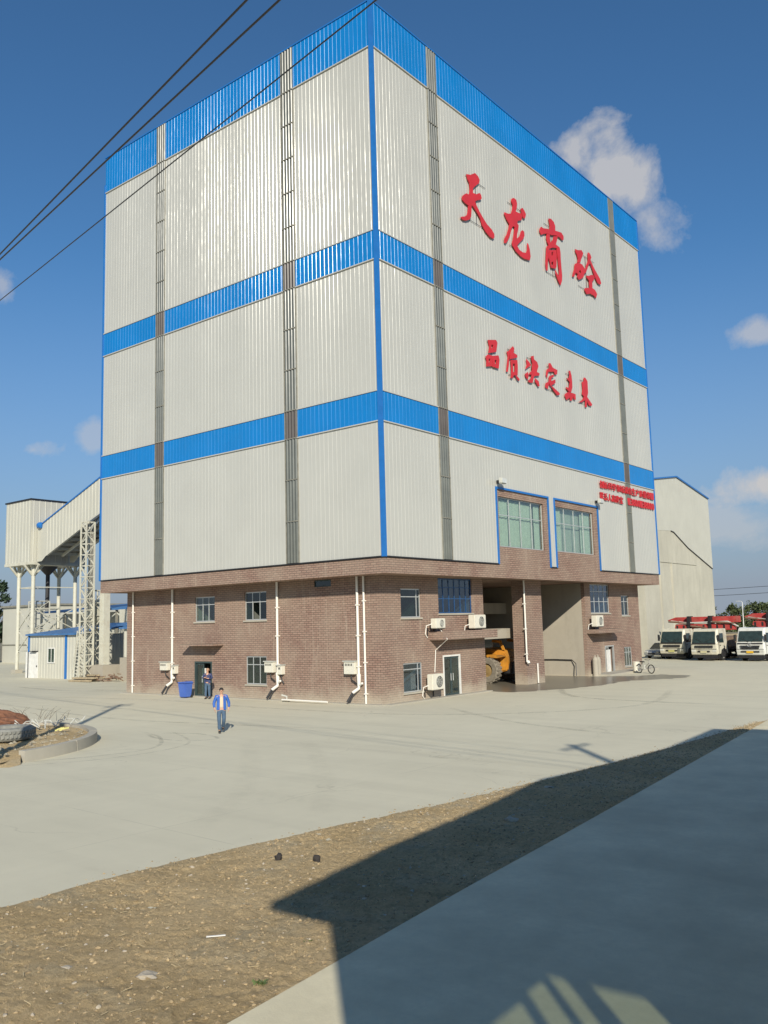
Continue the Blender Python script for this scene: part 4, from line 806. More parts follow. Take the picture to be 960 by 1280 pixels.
def gside(y_, nrm, nm):
    m = MB(); rib_quad(m, (-55.3, y_, zb(-55.3)), (GX1, y_, zb(GX1)), (GX1, y_, zt(GX1)), (-55.3, y_, zt(-55.3)), nrm=nrm)
    m.add([(GX0, y_, 11.35), (-56.0, y_, 11.35), (-55.3, y_, zb(-55.3)), (-55.3, y_, zt(-55.3)), (GX0, y_, zt(GX0))], ((0, 1, 2, 3, 4),)); m.build(nm, CREAMSH, gal, fix=False)
gside(gy0, (0, -1, 0), 'side_sheeting'); gside(gy1, (0, 1, 0), 'side_sheeting')
m = MB(); m.hexa([(GX0, gy0-.1, zt(GX0)), (GX1, gy0-.1, zt(GX1)), (GX1, gy1+.1, zt(GX1)), (GX0, gy1+.1, zt(GX0)), (GX0, gy0-.1, zt(GX0)+.12), (GX1, gy0-.1, zt(GX1)+.12), (GX1, gy1+.1, zt(GX1)+.12), (GX0, gy1+.1, zt(GX0)+.12)]); m.build('roof', BLUETRIM, gal)
m = MB(); zd = lambda x: zb(x)+.45
m.hexa([(-55.2, gy0+.03, zd(-55.2)), (GX1, gy0+.03, zd(GX1)), (GX1, gy1-.03, zd(GX1)), (-55.2, gy1-.03, zd(-55.2)), (-55.2, gy0+.03, zd(-55.2)+.06), (GX1, gy0+.03, zd(GX1)+.06), (GX1, gy1-.03, zd(GX1)+.06), (-55.2, gy1-.03, zd(-55.2)+.06)]); m.build('deck', DKUNDER, gal)
m = MB()
for i in range(27):
    x = -55.1+i*1.12; m.bar((x, gy0+.04, zb(x)+.25), (x, gy1-.04, zb(x)+.25), .09, .26)
    if i % 2 == 0 and i < 26: m.bar((x, gy0+.1, zb(x)+.3), (x+2.24, gy1-.1, zb(x+2.24)+.3), .07)
for y_ in (gy0+.12, gy1-.12, (gy0+gy1)/2): m.bar((-55.2, y_, zb(-55.2)+.12), (GX1, y_, zb(GX1)+.12), .16, .24)
m.build('floor_truss', CREAM, gal)
MB().lathe([(0, -.3), (.3, -.2), (.34, 0), (.3, .2), (0, .3)], 12, (-56.2, gy0-.15, 15.05), 'x').build('gutter_end', BLUETRIM, gal)
ls = thing('gallery_trestle', 'white lattice trestle holding the gallery beside the tower', 'trestle', (-40.5, 8.3, 0))
m = MB(); lattice(m, (-39.2, 8.3, .3), (-39.2, 8.3, 13.4), .8, 14, .055, .035); m.build('mast', CREAM, ls); MB().box(-39.8, -38.6, 7.7, 8.9, -.02, .3).build('footing', KERB, ls)
m = MB(); m.bar((-39.2, 8.3, 13.4), (-44.0, 13.9, zb(-44)+.1), .2); m.bar((-39.2, 8.3, 12.6), (-44.0, 13.9, zb(-44)-.1), .14); m.build('bracing', CREAM, ls)
MB().box(-49.0, -48.6, 14.6, 15.1, 0, zb(-48.8)+.3).build('column', DKUNDER, ls)
# square duct column standing close by the brick base
dc = thing('duct_column', 'square cream column on a concrete plinth left of the brick base', 'column', (-38.2, 9.5, 0)); MB().box(-38.7, -38.05, 9.2, 9.8, 1.3, 7.6).build('shaft', CREAM, dc); MB().box(-39.6, -37.2, 8.6, 10.3, -.02, 1.3).build('plinth', BAYC, dc)
m = MB(); lattice(m, (-39.9, 9.6, 1.2), (-39.9, 9.6, 7.6), 1.0, 6, .05, .04); m.build('side_mast', CREAM, dc)
MB().lathe([(0, 4.6), (.28, 4.65), (.5, 5.2), (.5, 6.0), (.28, 6.3), (0, 6.3)], 14, (-40.0, 9.6, 0)).build('hopper', CREAM, dc)
# control shed with blue corner trim
def shed(name, label, x0, x1, y0, y1, zb_, h, roofh, rise):
    t_ = thing(name, label, 'shed', ((x0+x1)/2, (y0+y1)/2, 0)); MB().box(x0+.02, x1-.02, y0+.02, y1-.02, -.02, zb_+h).build('wall', CREAMSH, t_)
    m_ = MB(); rib_quad(m_, (x0, y0, zb_), (x1, y0, zb_), (x1, y0, zb_+h), (x0, y0, zb_+h), .45); m_.build('front_sheeting', CREAMSH, t_, fix=False)
    m_ = MB(); rib_quad(m_, (x1, y0, zb_), (x1, y1, zb_), (x1, y1, zb_+h), (x1, y0, zb_+h), .45, nrm=(1, 0, 0)); m_.build('side_sheeting', CREAMSH, t_, fix=False)
    m_ = MB(); z = zb_+h; m_.hexa([(x0-.3, y0-.3, z), (x1+.3, y0-.3, z), (x1+.3, y1+.3, z+rise), (x0-.3, y1+.3, z+rise), (x0-.3, y0-.3, z+roofh), (x1+.3, y0-.3, z+roofh), (x1+.3, y1+.3, z+rise+roofh), (x0-.3, y1+.3, z+rise+roofh)]); m_.build('roof', BLUEROOF, t_)
    return t_
s1 = shed('control_shed', 'cream control shed with blue corner trim, door and window', -48.5, -40.9, 9.4, 17, 0, 3.85, .14, .9)
m = MB(); m.box(-42.42, -42.2, 9.28, 9.39, 0, 3.85); m.build('corner_trim', BLUETRIM, s1); MB().box(-48.65, -48.5, 9.3, 9.42, 0, 3.85).build('corner_trim', BLUETRIM, s1)
d_ = MB().box(-49.0, -46.9, 9.3, 9.37, .0, 2.35).build('door', WHITEPL, s1); MB().box(-47.05, -46.98, 9.24, 9.3, 1.0, 1.15).build('handle', DARKSTEEL, d_); MB().box(-48.0, -47.0, 9.0, 9.4, 2.4, 2.46).build('door_hood', DARKSTEEL, s1)
w_ = MB(); w_.box(-45.3, -44.1, 9.32, 9.38, 1.35, 1.45); w_.box(-45.3, -44.1, 9.32, 9.38, 2.65, 2.75); w_.box(-45.3, -45.2, 9.32, 9.38, 1.45, 2.65); w_.box(-44.2, -44.1, 9.32, 9.38, 1.45, 2.65); w_.box(-44.73, -44.67, 9.33, 9.375, 1.45, 2.65); w_ = w_.build('window', WHITEPL, s1)
for a_, b_ in ((-45.2, -44.73), (-44.67, -44.2)): MB().box(a_, b_, 9.35, 9.36, 1.45, 2.65).build('pane', GLASSD, w_)
s1.location.x -= 1.7
s2 = shed('side_shed', 'cream shed with blue roof on a low concrete wall beside the brick base', -36.3, -26.0, 10.0, 19, 1.9, 2.35, .14, .8); MB().box(-36.5, -25.9, 9.75, 9.97, -.02, 1.88).build('base_wall', BAYC, s2)
# stair flight and timber by the shed
st_ = thing('steel_stair', 'narrow white steel ladder stair by the control shed', 'stair', (-42.4, 7.6, 0)); m = MB()
for dx in (0, .8): m.bar((-42.0+dx, 8.7, 0), (-42.0+dx, 9.2, 4.2), .07)
m.build('stringer', CREAM, st_)
for k in range(14): MB().bar((-42.0, 8.72+.035*k, .25+.29*k), (-41.2, 8.72+.035*k, .25+.29*k), .05).build('rung', CREAM, st_)
r_ = random.Random(5)
for k in range(7):
    x, y_ = -38.6+r_.uniform(-.3, .4), 7.3+.22*k; L = r_.uniform(2.2, 3.2); z = .08+(.2 if k % 2 else 0)+(.18 if k > 4 else 0); a = r_.uniform(-.1, .1)
    tag(MB().bar((x-L/2, y_-a, z), (x+L/2, y_+a, z+.04), .2, .13).build('timber_plank', WOOD), 'old timber plank on the heap in front of the duct column', 'plank', 'timber planks by the sheds')
sc = thing('scrap_heap', 'dark scrap steel tangle lying right of the timber planks', 'scrap', (-36.2, 8.2, 0)); m = MB()
for k in range(26): p = Vector((-36.4+r_.gauss(0, .6), 8.6+r_.gauss(0, .4), .06+.5*r_.random())); q = p+Vector((r_.gauss(0, .6), r_.gauss(0, .3), r_.gauss(0, .15))); q.z = max(q.z, .05); m.bar(p, q, .06)
m.build('bars', RUST, sc)
# background plant behind
fb = thing('far_warehouse', 'cream warehouse far left behind the transfer tower legs', 'building', (-90, 40, 0)); MB().box(-94.5, -82, 30, 52, 0, 7.7).build('wall', CREAMSH, fb); MB().box(-94.8, -81.8, 29.7, 52.3, 7.7, 7.95).build('roof', DKUNDER, fb); MB().box(-94.6, -81.9, 29.9, 29.99, 2.4, 2.55).build('rail', DKUNDER, fb)
fb = thing('aggregate_shed', 'open aggregate shed with blue roof behind the control shed', 'shed', (-62, 25, 0)); MB().box(-69, -50, 24, 34, 0, 6.2).build('wall', CREAMSH, fb); MB().hexa([(-69.5, 21, 6.3), (-49.5, 21, 6.3), (-49.5, 34.5, 7.4), (-69.5, 34.5, 7.4), (-69.5, 21, 6.5), (-49.5, 21, 6.5), (-49.5, 34.5, 7.6), (-69.5, 34.5, 7.6)]).build('roof', BLUEROOF, fb)
for x in (-69, -64, -59, -54, -50): MB().bar((x, 21.3, 0), (x, 21.3, 6.3), .2).build('post', DKUNDER, fb)
m = MB()
for x in (-69, -64, -59, -54): m.bar((x, 21.3, 3.6), (x+5, 21.3, 6.0), .12); m.bar((x, 21.3, 6.0), (x+5, 21.3, 3.6), .12)
m.bar((-69, 21.3, 3.6), (-50, 21.3, 3.6), .16); m.build('truss', CREAM, fb)
fb = thing('storage_bin', 'cream hopper bin standing behind the lattice trestle', 'hopper', (-50, 18, 0)); MB().box(-52.5, -47.5, 20.6, 23.5, 3.9, 6.3).build('body', CREAM, fb); MB().box(-53, -46.6, 20.4, 23.7, 3.6, 3.85).build('rim', DKUNDER, fb)
for x in (-52.3, -47.7): MB().bar((x, 20.7, 0), (x, 20.7, 3.6), .22).build('leg', CREAM, fb)
fb = thing('screening_frame', 'tangled steel screening frame seen under the left overhang', 'steel frame', (-40, 26, 0)); m = MB()
for x in (-46, -42, -38, -34): m.bar((x, 26, 0), (x, 26, 9.5), .25); m.bar((x, 30, 0), (x, 30, 9.5), .25)
for x in (-46, -42, -38):
    for z in (2, 4.5, 7): m.bar((x, 26, z), (x+4, 26, z+2.4), .14); m.bar((x+4, 26, z), (x, 26, z+2.4), .14); m.bar((x, 26, z), (x+4, 26, z), .16)
m.build('steelwork', GREYBOX, fb); m = MB().bar((-47, 27.5, 3.5), (-33, 27.5, 9.2), .9, 1.0).build('belt', CREAM, fb); MB().lathe([(0, 4.5), (.9, 4.6), (1.3, 6), (1.3, 7.2), (0, 7.6)], 14, (-36.3, 24.5, 0)).build('drum', simple('tan_drum', (.55, .42, .28), .7), fb)

# ------------------------------------------------------------------ right: concrete and sheeted hall
XH = -9.0
hl = thing('storage_hall', 'tall pale hall with concrete lower wall and low gable roof', 'building', (-24, 65, 0))
HY0, HY1, HYP, HE, HP = 54.3, 75.6, 65.2, 18.4, 20.0
m = MB(); P5 = [(HY0, 0), (HY1, 0), (HY1, HE), (HYP, HP), (HY0, HE)]
m.prism(P5, lambda a_, b_, d: (d, a_, b_), -45, XH-.02); m.build('concrete_wall', HALLC, hl)
m = MB()                                                      # white sheeting above the stepped concrete line
def low(yv): return float(np.interp(yv, [HY0, 61.5, 63.2, 67.6, 75.6], [10.2, 13.6, 13.55, 11.9, 9.7])) if yv >= 62.6 else float(np.interp(yv, [HY0, 62.6], [13.2, 13.6]))
def topz(yv): return HE+(HP-HE)*(1-abs(yv-HYP)/(HYP-HY0 if yv < HYP else HY1-HYP))
ysn = np.arange(HY0, HY1-.01, .5)
pr = []
for yv in ysn: pr += [(yv, 0), (yv+.44, 0), (yv+.46, .008), (yv+.48, .008)]
pr.append((HY1, 0)); n_ = len(pr)
m.add([(XH+d, yv, low(yv)) for yv, d in pr]+[(XH+d, yv, topz(yv)) for yv, d in pr], [(i, i+1, n_+i+1, n_+i) for i in range(n_-1)]); m.build('gable_sheeting', CREAMSH, hl, fix=False)
m = MB()
for a_, b_ in ((62.6, 63.4), (63.4, 67.6), (67.6, 75.6)): m.bar((XH+.05, a_, low(a_+.01)), (XH+.05, b_, low(b_)), .06, .09)
m.build('flashing', DARKSTEEL, hl)
m = MB(); m.bar((XH+.03, HY0, HE+.06), (XH+.03, HYP, HP+.06), .3, .14); m.bar((XH+.03, HYP, HP+.06), (XH+.03, HY1+.1, HE+.06), .3, .14); m.build('roof_trim', BLUETRIM, hl)
m = MB(); m.box(XH-.01, XH+.06, HY0, 70, 9.95, 10.1); m.build('ledge', HALLC, hl)
for yv in (58.5, 62.0): MB().box(XH-.02, XH+.12, yv, yv+.25, 0, 9.9).build('pilaster', HALLC, hl)

# ------------------------------------------------------------------ trucks
def wheel(parent, x, y_, r, w_, tm, rm, axis='x', name='wheel'):
    pr = [(r*.58, -w_*.5), (r*.9, -w_*.5), (r, -w_*.38), (r, w_*.38), (r*.9, w_*.5), (r*.58, w_*.5)]
    wh = MB().lathe(pr, 22, (x, y_, r), axis).build(name, tm, parent, True, smooth=False)
    sgn = 1 if x >= 0 else -1
    q = [(r*.60, -w_*.42), (r*.58, -w_*.2), (r*.3, -w_*.15), (r*.2, -w_*.35), (0, -w_*.35), (0, w_*.35), (r*.2, w_*.35), (r*.3, w_*.15), (r*.58, w_*.2), (r*.60, w_*.42)]
    MB().lathe(q, 18, (x, y_, r), axis).build('rim', rm, wh, True); return wh
def truck(label, loc, rz, paint, style, plate):
    t_ = thing('truck', label, 'truck', loc, rz, 'trucks parked in a row'); W = 1.24
    sect = ([(.0, .62), (-.06, 1.0), (-.05, 1.55), (.10, 2.1), (.32, 2.74), (.5, 2.86), (2.0, 2.86), (2.05, .62)] if style == 0 else [(.05, .62), (-.05, .95), (-.02, 1.45), (.12, 1.75), (.42, 2.68), (.62, 2.88), (2.1, 2.92), (2.15, .62)])
    m = MB(); n = len(sect); xs = [(-W, .0), (-W+.1, -.05), (W-.1, -.05), (W, 0)]
    ins = lambda z: .0 if z < 1.6 else (z-1.6)*.07
    for x, dy in xs: m.v += [(x*(1-ins(z)/W), yv+(0.09 if dy == 0 else 0), z) for yv, z in sect]
    for k in range(3):
        for i in range(n): m.f.append((k*n+i, k*n+(i+1) % n, (k+1)*n+(i+1) % n, (k+1)*n+i))
    m.f += [tuple(range(n)), tuple(range(3*n, 4*n))]; cab = m.build('cab', paint, t_, True, bevel=.035)
    zf = lambda z: float(np.interp(z, [s[1] for s in sect[:5]], [s[0] for s in sect[:5]]))
    fx = lambda a_, b_, d: (a_, zf(b_)-.05-d, b_)
    z0, z1 = (1.62, 2.62) if style == 0 else (1.72, 2.62)
    ws = MB(); zs_ = np.linspace(z0, z1, 6)
    ws.add([(sx*(1.06-.07*(z-z0)/(z1-z0)), zf(z)-.05-o, z) for o in (.018, -.05) for z in zs_ for sx in (-1, 1)], [(2*k, 2*k+1, 2*k+3, 2*k+2) for k in range(5)]+[(0, 12, 13, 1), (10, 11, 23, 22)]+[(2*k, 2*k+2, 14+2*k, 12+2*k) for k in range(5)]+[(2*k+1, 13+2*k, 15+2*k, 2*k+3) for k in range(5)]); ws.build('windscreen', GLASSTR, t_, True)
    for s in (-1, 1):
        xx = s*1.205; MB().hexa([(xx, .45, 1.62), (xx+s*.03, .45, 1.62), (xx+s*.03, 1.35, 1.62), (xx, 1.35, 1.62), (s*1.16, .6, 2.45), (s*1.19, .6, 2.45), (s*1.19, 1.35, 2.45), (s*1.16, 1.35, 2.45)]).build('side_window', GLASSTR, t_, True)
        mr = MB(); mr.box(s*1.34-.09, s*1.34+.09, .02, .12, 1.75, 2.3); mr.bar((s*1.2, .1, 2.3), (s*1.34, .08, 2.3), .04); mr.build('mirror', BLACKPL, t_, True)
        MB().fbox(fx, s*.98-.2, s*.98+.2, .80, 1.0, .0, .05).build('headlight', LAMPG, t_, True, bevel=.02)
        MB().bar((s*.15, zf(1.72)-.09, 1.70), (s*.75, zf(2.0)-.09, 1.98), .03).build('wiper', BLACKPL, t_, True)
    g = MB()
    if style == 0:
        g.fbox(fx, -.85, .85, 1.18, 1.38, .0, .035); g.fbox(fx, -.55, .55, .8, .92, .0, .10)
    else:
        for k in range(4): g.fbox(fx, -.86+.03*k, .86-.03*k, 1.32-.09*k, 1.37-.09*k, .0, .05)
        g.fbox(fx, -.8, .8, .78, .9, 0, .08)
    g.build('grille', BLACKPL, t_, True)
    MB().fbox(fx, -1.1, 1.1, 1.50, 1.60, -.02, .02).build('wiper_panel', BLACKPL, t_, True)
    MB().fbox(fx, -1.2, 1.2, 1.05, 1.075, -.02, .012).build('panel_gap', BLACKPL, t_, True)
    MB().box(-1.12, 1.12, .02, .3, .28, .55).build('valance', DARKSTEEL, t_, True)
    for s in (-1, 1):
        MB().box(s*1.243-.008, s*1.243+.008, .32, .345, .75, 2.0).build('door_gap', BLACKPL, t_, True); MB().box(s*1.25-.02, s*1.25+.02, .5, .68, 1.35, 1.40).build('door_handle', BLACKPL, t_, True)
        MB().prism([(.72, .35), (.62, .62), (.78, .98), (1.25, 1.12), (1.72, .98), (1.88, .62), (1.78, .35)], lambda a_, b_, d: (d, a_, b_), s*1.235, s*1.252).build('wheel_arch', BLACKPL, t_, True)
    b_ = MB().fbox(fx, -1.22, 1.22, .55, 1.04, -.1, .03).build('bumper', paint, t_, True, bevel=.05)
    MB().fbox(fx, -.3, .3, .72, .9, .105, .12).build('licence_plate', plate, t_, True)
    if style == 1:
        e = MB(); e.tube([(.16*cos(a), zf(1.38)-.12, 1.42+.16*sin(a)) for a in np.linspace(0, 2*pi, 19)], .014, 5, False)
        for a in (90, 210, 330): e.bar((0, zf(1.38)-.12, 1.42), (.16*cos(rad(a)), zf(1.38)-.12, 1.42+.16*sin(rad(a))), .02)
        e.build('badge', ALU, t_, True)
    c = MB(); c.box(-.5, .5, 1.2, 9.2, .6, .95); c.box(-1.15, 1.15, 2.15, 9.2, .95, 1.15); c.build('chassis', DARKSTEEL, t_, True)
    MB().box(-1.2, 1.2, 2.5, 9.0, 1.15, 2.05).build('body', simple('truck_body_'+str(style)+label[:3], (.22, .15, .10), .7, var=.4), t_, True, bevel=.05)
    MB().box(-1.22, -.75, .75, 2.0, .35, .6).build('step', BLACKPL, t_, True); MB().box(.75, 1.22, .75, 2.0, .35, .6).build('step', BLACKPL, t_, True)
    for yv in (1.25, 5.8, 7.1):
        for s in (-1, 1): wheel(t_, s*1.03, yv, .5, .32, BLACK, GREYBOX)
    return t_
GLASSTR = simple('dark_windscreen', (.03, .05, .052), .06, spec=.7, var=.3)
truck('cream truck with square cab, left of the row beside the hall', (-4.35, 48.6, 0), rad(-6), TRUCKW, 0, simple('plate_dim', (.55, .52, .2), .5))
truck('cream truck with square cab in the middle of the row', (-.55, 46.4, 0), rad(-6), TRUCKW, 0, simple('plate_pale', (.6, .55, .35), .5))
truck('white truck with rounded cab and bright yellow licence plate', (3.55, 46.1, 0), rad(-6), TRUCKW2, 1, PLATEY)
# red pump booms on trucks parked across behind the row
def pump(label, x0, x1, y_, z, tip):
    t_ = thing('concrete_pump_truck', label, 'pump truck', ((x0+x1)/2, y_, 0), 0, 'red concrete pump trucks'); L = x1-x0; h = .42
    m = MB().prism([(x0, z+.42), (x0+.9, z+.72), (x1, z+.72), (x1, z+.1), (x0+1.2, z+.06)], lambda a_, b_, d: (a_, d, b_), y_-.32, y_+.05); m.build('boom', BOOMRED, t_, bevel=.03)
    m = MB().prism([(x0+1.0, z), (x0+1.4, z+.02), (x1-.4, z+.0), (x1-.3, z-.62), (x0+1.6, z-.7), (x0+.9, z-.4)], lambda a_, b_, d: (a_, d, b_), y_-.75, y_-.36); m.build('boom', BOOMRED, t_, bevel=.03)
    m = MB(); m.tube([(x0+.6, y_-.85, z+.35), (x0+2.2, y_-.85, z+.12), (x1-1, y_-.85, z+.2), (x1, y_-.85, z-.3)], .075, 8); m.build('delivery_pipe', GREYBOX, t_)
    m = MB()
    for f in (.33, .62): xx = x0+L*f; m.box(xx-.14, xx+.14, y_-.9, y_+.1, z-.55, z+.8); m.tube([(xx, y_-.95, z+.1), (xx, y_+.15, z+.1)], .2, 12)
    m.build('hinge_bracket', DARKSTEEL, t_)
    m = MB()
    for f0, f1, dz in ((.05, .3, .3), (.36, .58, -.2), (.66, .95, .2)): m.tube([(x0+L*f0, y_-.93, z+dz), (x0+L*(f0*.4+f1*.6), y_-.93, z+dz-.1)], .1, 8); m.tube([(x0+L*(f0*.4+f1*.6), y_-.93, z+dz-.1), (x0+L*f1, y_-.93, z+dz-.18)], .05, 8)
    m.build('hydraulic_ram', RUST, t_)
    m = MB()
    for k in range(9): xx = x0+1.1+k*(L-1.6)/8.5; m.box(xx, xx+.18, y_-.775, y_-.752, z-.5, z-.12)
    m.build('lightening_hole', DARKSTEEL, t_)
    MB().lathe([(.6, 1.3), (.6, z-1.2), (.35, z-1.0), (.35, z-.3)], 14, ((x0+x1)/2, y_-.2, 0)).build('turret', BOOMRED, t_)
    MB().box(x0+.4, x1+1.2, y_-1.1, y_+1.1, .6, 1.35).build('chassis', RUST, t_); MB().box(x0+1.2, x1-.4, y_-1.15, y_+1.0, 1.36, 2.2).build('water_tank', WOOD, t_)
    for xx in (x0+1.4, x1-2.0, x1-.6):
        for yv in (y_-1.0, y_+1.0): MB().lathe([(.28, -.15), (.48, -.15), (.52, -.1), (.52, .1), (.48, .15), (.28, .15)], 18, (xx, yv, .52), 'y').build('wheel', BLACK, t_)
pump('long red pump boom resting above the two left truck cabs', -7.4, -.1, 56.0, 3.22, 1); pump('red pump boom ending behind the white rounded cab', .1, 7.5, 56.6, 3.42, 0)
# outrigger arm and orange pump body between the second and third cab
# silver car tucked beside the first truck
def car(label, loc, rz):
    t_ = thing('parked_car', label, 'car', loc, rz); W = .84
    lower = [(-.02, .30), (0, .62), (.15, .78), (1.05, .92), (4.1, .95), (4.3, .7), (4.3, .3)]; m = MB(); m.prism(lower, lambda a_, b_, d: (d, a_, b_), -W, W); m.build('body', simple('silver_paint', (.55, .56, .56), .25, .6, var=.05), t_, True, bevel=.06)
    m = MB(); cabn = [(1.0, .9), (1.75, 1.42), (3.3, 1.44), (4.0, .93)]; n = 4
    m.v += [(-W+.03, *p) for p in cabn[:1]]; m.v = []
    for s, f in ((-1, 1), (1, 1)): m.v += [(s*(W-.04 if i in (0, 3) else W-.16), *p) for i, p in enumerate(cabn)]
    m.f = [(0, 1, 2, 3), (4, 5, 6, 7), (0, 1, 5, 4), (1, 2, 6, 5), (2, 3, 7, 6)]; m.build('cabin_glass', GLASSTR, t_, True)
    MB().box(-W+.14, W-.14, 1.78, 3.28, 1.40, 1.47).build('roof', MATS['silver_paint'], t_, True, bevel=.03)
    for s in (-1, 1): MB().box(s*.62-.17, s*.62+.17, -.03, .1, .58, .72).build('headlight', LAMPG, t_, True, bevel=.03)
    MB().box(-.35, .35, -.05, .02, .42, .56).build('grille', BLACKPL, t_, True)
    for yv in (.85, 3.45):
        for s in (-1, 1): wheel(t_, s*.74, yv, .31, .2, BLACK, ALU)
car('silver car half hidden by the brick corner, beside the first truck', (-7.05, 50.2, 0), rad(-8))
# e-bike by the step
eb = thing('electric_bicycle', 'electric bicycle parked by the step at the far brick corner', 'bicycle', (1.2, 28.6, 0), rad(70))
for yv in (-.58, .58):
    wh = MB().lathe([(.27, -.03), (.31, -.035), (.33, 0), (.31, .035), (.27, .03), (.27, -.03)], 22, (0, yv, .33), 'x').build('wheel', BLACK, eb, True); sp_ = MB()
    for a in np.arange(0, pi, pi/5): sp_.tube([(0, yv-.27*cos(a), .33-.27*sin(a)), (0, yv+.27*cos(a), .33+.27*sin(a))], .008, 4)
    sp_.build('spokes', ALU, wh, True)
m = MB()
for p, q in (((0, .58, .33), (0, .1, .36)), ((0, .1, .36), (0, .25, .8)), ((0, .25, .75), (0, .58, .33)), ((0, .1, .36), (0, -.4, .75)), ((0, -.36, .98), (0, -.58, .33))): m.tube([p, q], .028, 8)
m.build('frame', simple('bike_frame', (.35, .33, .3), .4), eb, True); MB().tube([(-.3, -.28, 1.02), (-.05, -.38, .98), (.05, -.38, .98), (.3, -.28, 1.02)], .02, 8).build('handlebar', DARKSTEEL, eb, True)
MB().hexa([(-.05, .0, .8), (.05, .0, .8), (.13, .4, .8), (-.13, .4, .8), (-.04, .02, .87), (.04, .02, .87), (.11, .38, .89), (-.11, .38, .89)]).build('saddle', BLACKPL, eb, True, bevel=.02); MB().box(-.09, .09, .0, .3, .3, .62).build('battery_box', GREYBOX, eb, True, bevel=.02)
# stools, buckets and hoses at the bay
bk = thing('white_bucket', 'pale drum standing at the step before the far door', 'drum', (.35, 29.1, 0)); MB().lathe([(0, .13), (.25, .13), (.28, .8), (.26, .8), (.235, .2), (0, .2)], 20, (.35, 29.1, 0)).build('shell', ACW, bk); MB().lathe([(.285, .76), (.3, .78), (.285, .81)], 20, (.35, 29.1, 0)).build('rim', ACW, bk)
pn = thing('air_hose', 'black hose looped down the bay side wall', 'hose', (-4, 24.4, 0)); MB().tube([(-6.5, 24.62, 1.15), (-4.0, 24.6, 1.18), (-2.6, 24.6, 1.15), (-2.2, 24.4, .9), (-2.1, 24.2, .05)], .035, 6).build('hose', BLACKPL, pn)
cb = thing('gas_cylinders', 'pair of upright grey cylinders by the bay right wall', 'cylinder', (-1.0, 25.1, 0))
for dy in (0, .45): MB().lathe([(0, 0), (.2, 0), (.2, 1.15), (.12, 1.32), (.05, 1.36), (.05, 1.48), (0, 1.48)], 16, (-.98, 25.0+dy, .0)).build('cylinder', BAYC, cb, smooth=False)
# wheel loader backing out of the bay (rear faces +x)
ld = thing('wheel_loader', 'yellow wheel loader standing in the truck bay, rear outward', 'wheel loader', (-5.0, 20.5, 0)); LOADER = ld
X = lambda a_, b_, d: (-5.0+a_, 20.5+d, b_)
m = MB().prism([(0, .75), (.15, 1.55), (-.2, 1.95), (-1.9, 2.1), (-2.1, .8), (-.8, .6)], X, -.95, .95); m.build('engine_hood', YELLOW, ld, bevel=.06)
MB().prism([(.25, .55), (.32, 1.2), (-.3, 1.3), (-.4, .55)], X, -.75, .75).build('counterweight', BLACKPL, ld, bevel=.05)
MB().prism([(-1.9, 1.6), (-1.95, 3.1), (-3.3, 3.15), (-3.6, 1.6)], X, -.72, .72).build('cab', YELLOW, ld, bevel=.04)
MB().box(-6.92, -6.9+.02, 19.9, 21.1, 2.1, 3.0).build('rear_window', GLASSTR, ld)
for s in (-1, 1):
    MB().prism([(-.1, 1.98), (-.35, 2.55), (-.95, 2.6), (-1.0, 2.45), (-.45, 2.4), (-.25, 1.98)], X, s*.9-.06, s*.9+.06).build('hand_rail', YELLOW, ld)
    MB().box(-4.72, -4.66, 20.5+s*.5-.12, 20.5+s*.5+.12, 1.3, 1.42).build('tail_lamp', LAMPG, ld)
MB().box(-4.67, -4.64, 20.2, 20.8, .75, 1.1).build('licence_plate', WHITEPL, ld)
MB().prism([(-3.4, .5), (-3.4, 1.5), (-5.4, 1.4), (-5.6, .5)], X, -.6, .6).build('front_frame', YELLOW, ld, bevel=.05); MB().prism([(-5.2, 1.5), (-5.4, 1.8), (-7.2, .7), (-7.1, .4)], X, -.45, .45).build('lift_arm', YELLOW, ld)
MB().prism([(-6.9, .1), (-6.9, 1.4), (-7.2, 1.45), (-7.5, .8), (-8.3, .15)], X, -1.35, 1.35).build('bucket', RUST, ld)
for xx in (-6.1, -9.3):
    for s in (-1, 1):
        R_ = .80; pr = [(R_*.5, -.24), (R_*.88, -.26), (R_, -.18), (R_, .18), (R_*.88, .26), (R_*.5, .24)]; wh = MB().lathe(pr, 30, (xx, 20.5+s*1.25, R_), 'y').build('wheel', TYREDUST, ld)
        MB().lathe([(R_*.52, -.2), (R_*.42, -.12), (R_*.2, -.16), (0, -.16), (0, .16), (R_*.2, .16), (R_*.42, .12), (R_*.52, .2)], 20, (xx, 20.5+s*1.25, R_), 'y').build('rim', simple('rim_ochre', (.30, .2, .08), .7) if 'rim_ochre' not in MATS else MATS['rim_ochre'], wh)
        lg = MB()
        for k in range(20):
            a = 2*pi*k/20
            for o, y0_, y1_ in ((0, -.25, 0), (.5, 0, .25)):
                a_ = a+o*2*pi/20; q = lambda r, w2, h: (xx+r*cos(a_)-w2*sin(a_), 20.5+s*1.25+h, R_+r*sin(a_)+w2*cos(a_)); lg.hexa([q(R_-.04, -.05, y0_), q(R_+.03, -.05, y0_), q(R_+.03, .05, y0_), q(R_-.04, .05, y0_), q(R_-.04, -.02, y1_), q(R_+.03, -.02, y1_), q(R_+.03, .08, y1_), q(R_-.04, .08, y1_)])
        lg.build('tread_lugs', TYREDUST, wh)
MB().prism([(.05, 1.6), (-.2, 1.7), (-2.2, 1.75), (-2.2, 1.62), (-.3, 1.52)], X, -1.5, -1.02).build('mudguard', YELLOW, ld)

LOADER.location = (-3.35, 17.75, 0); LOADER.scale = (1.08, 1.08, 1.1)
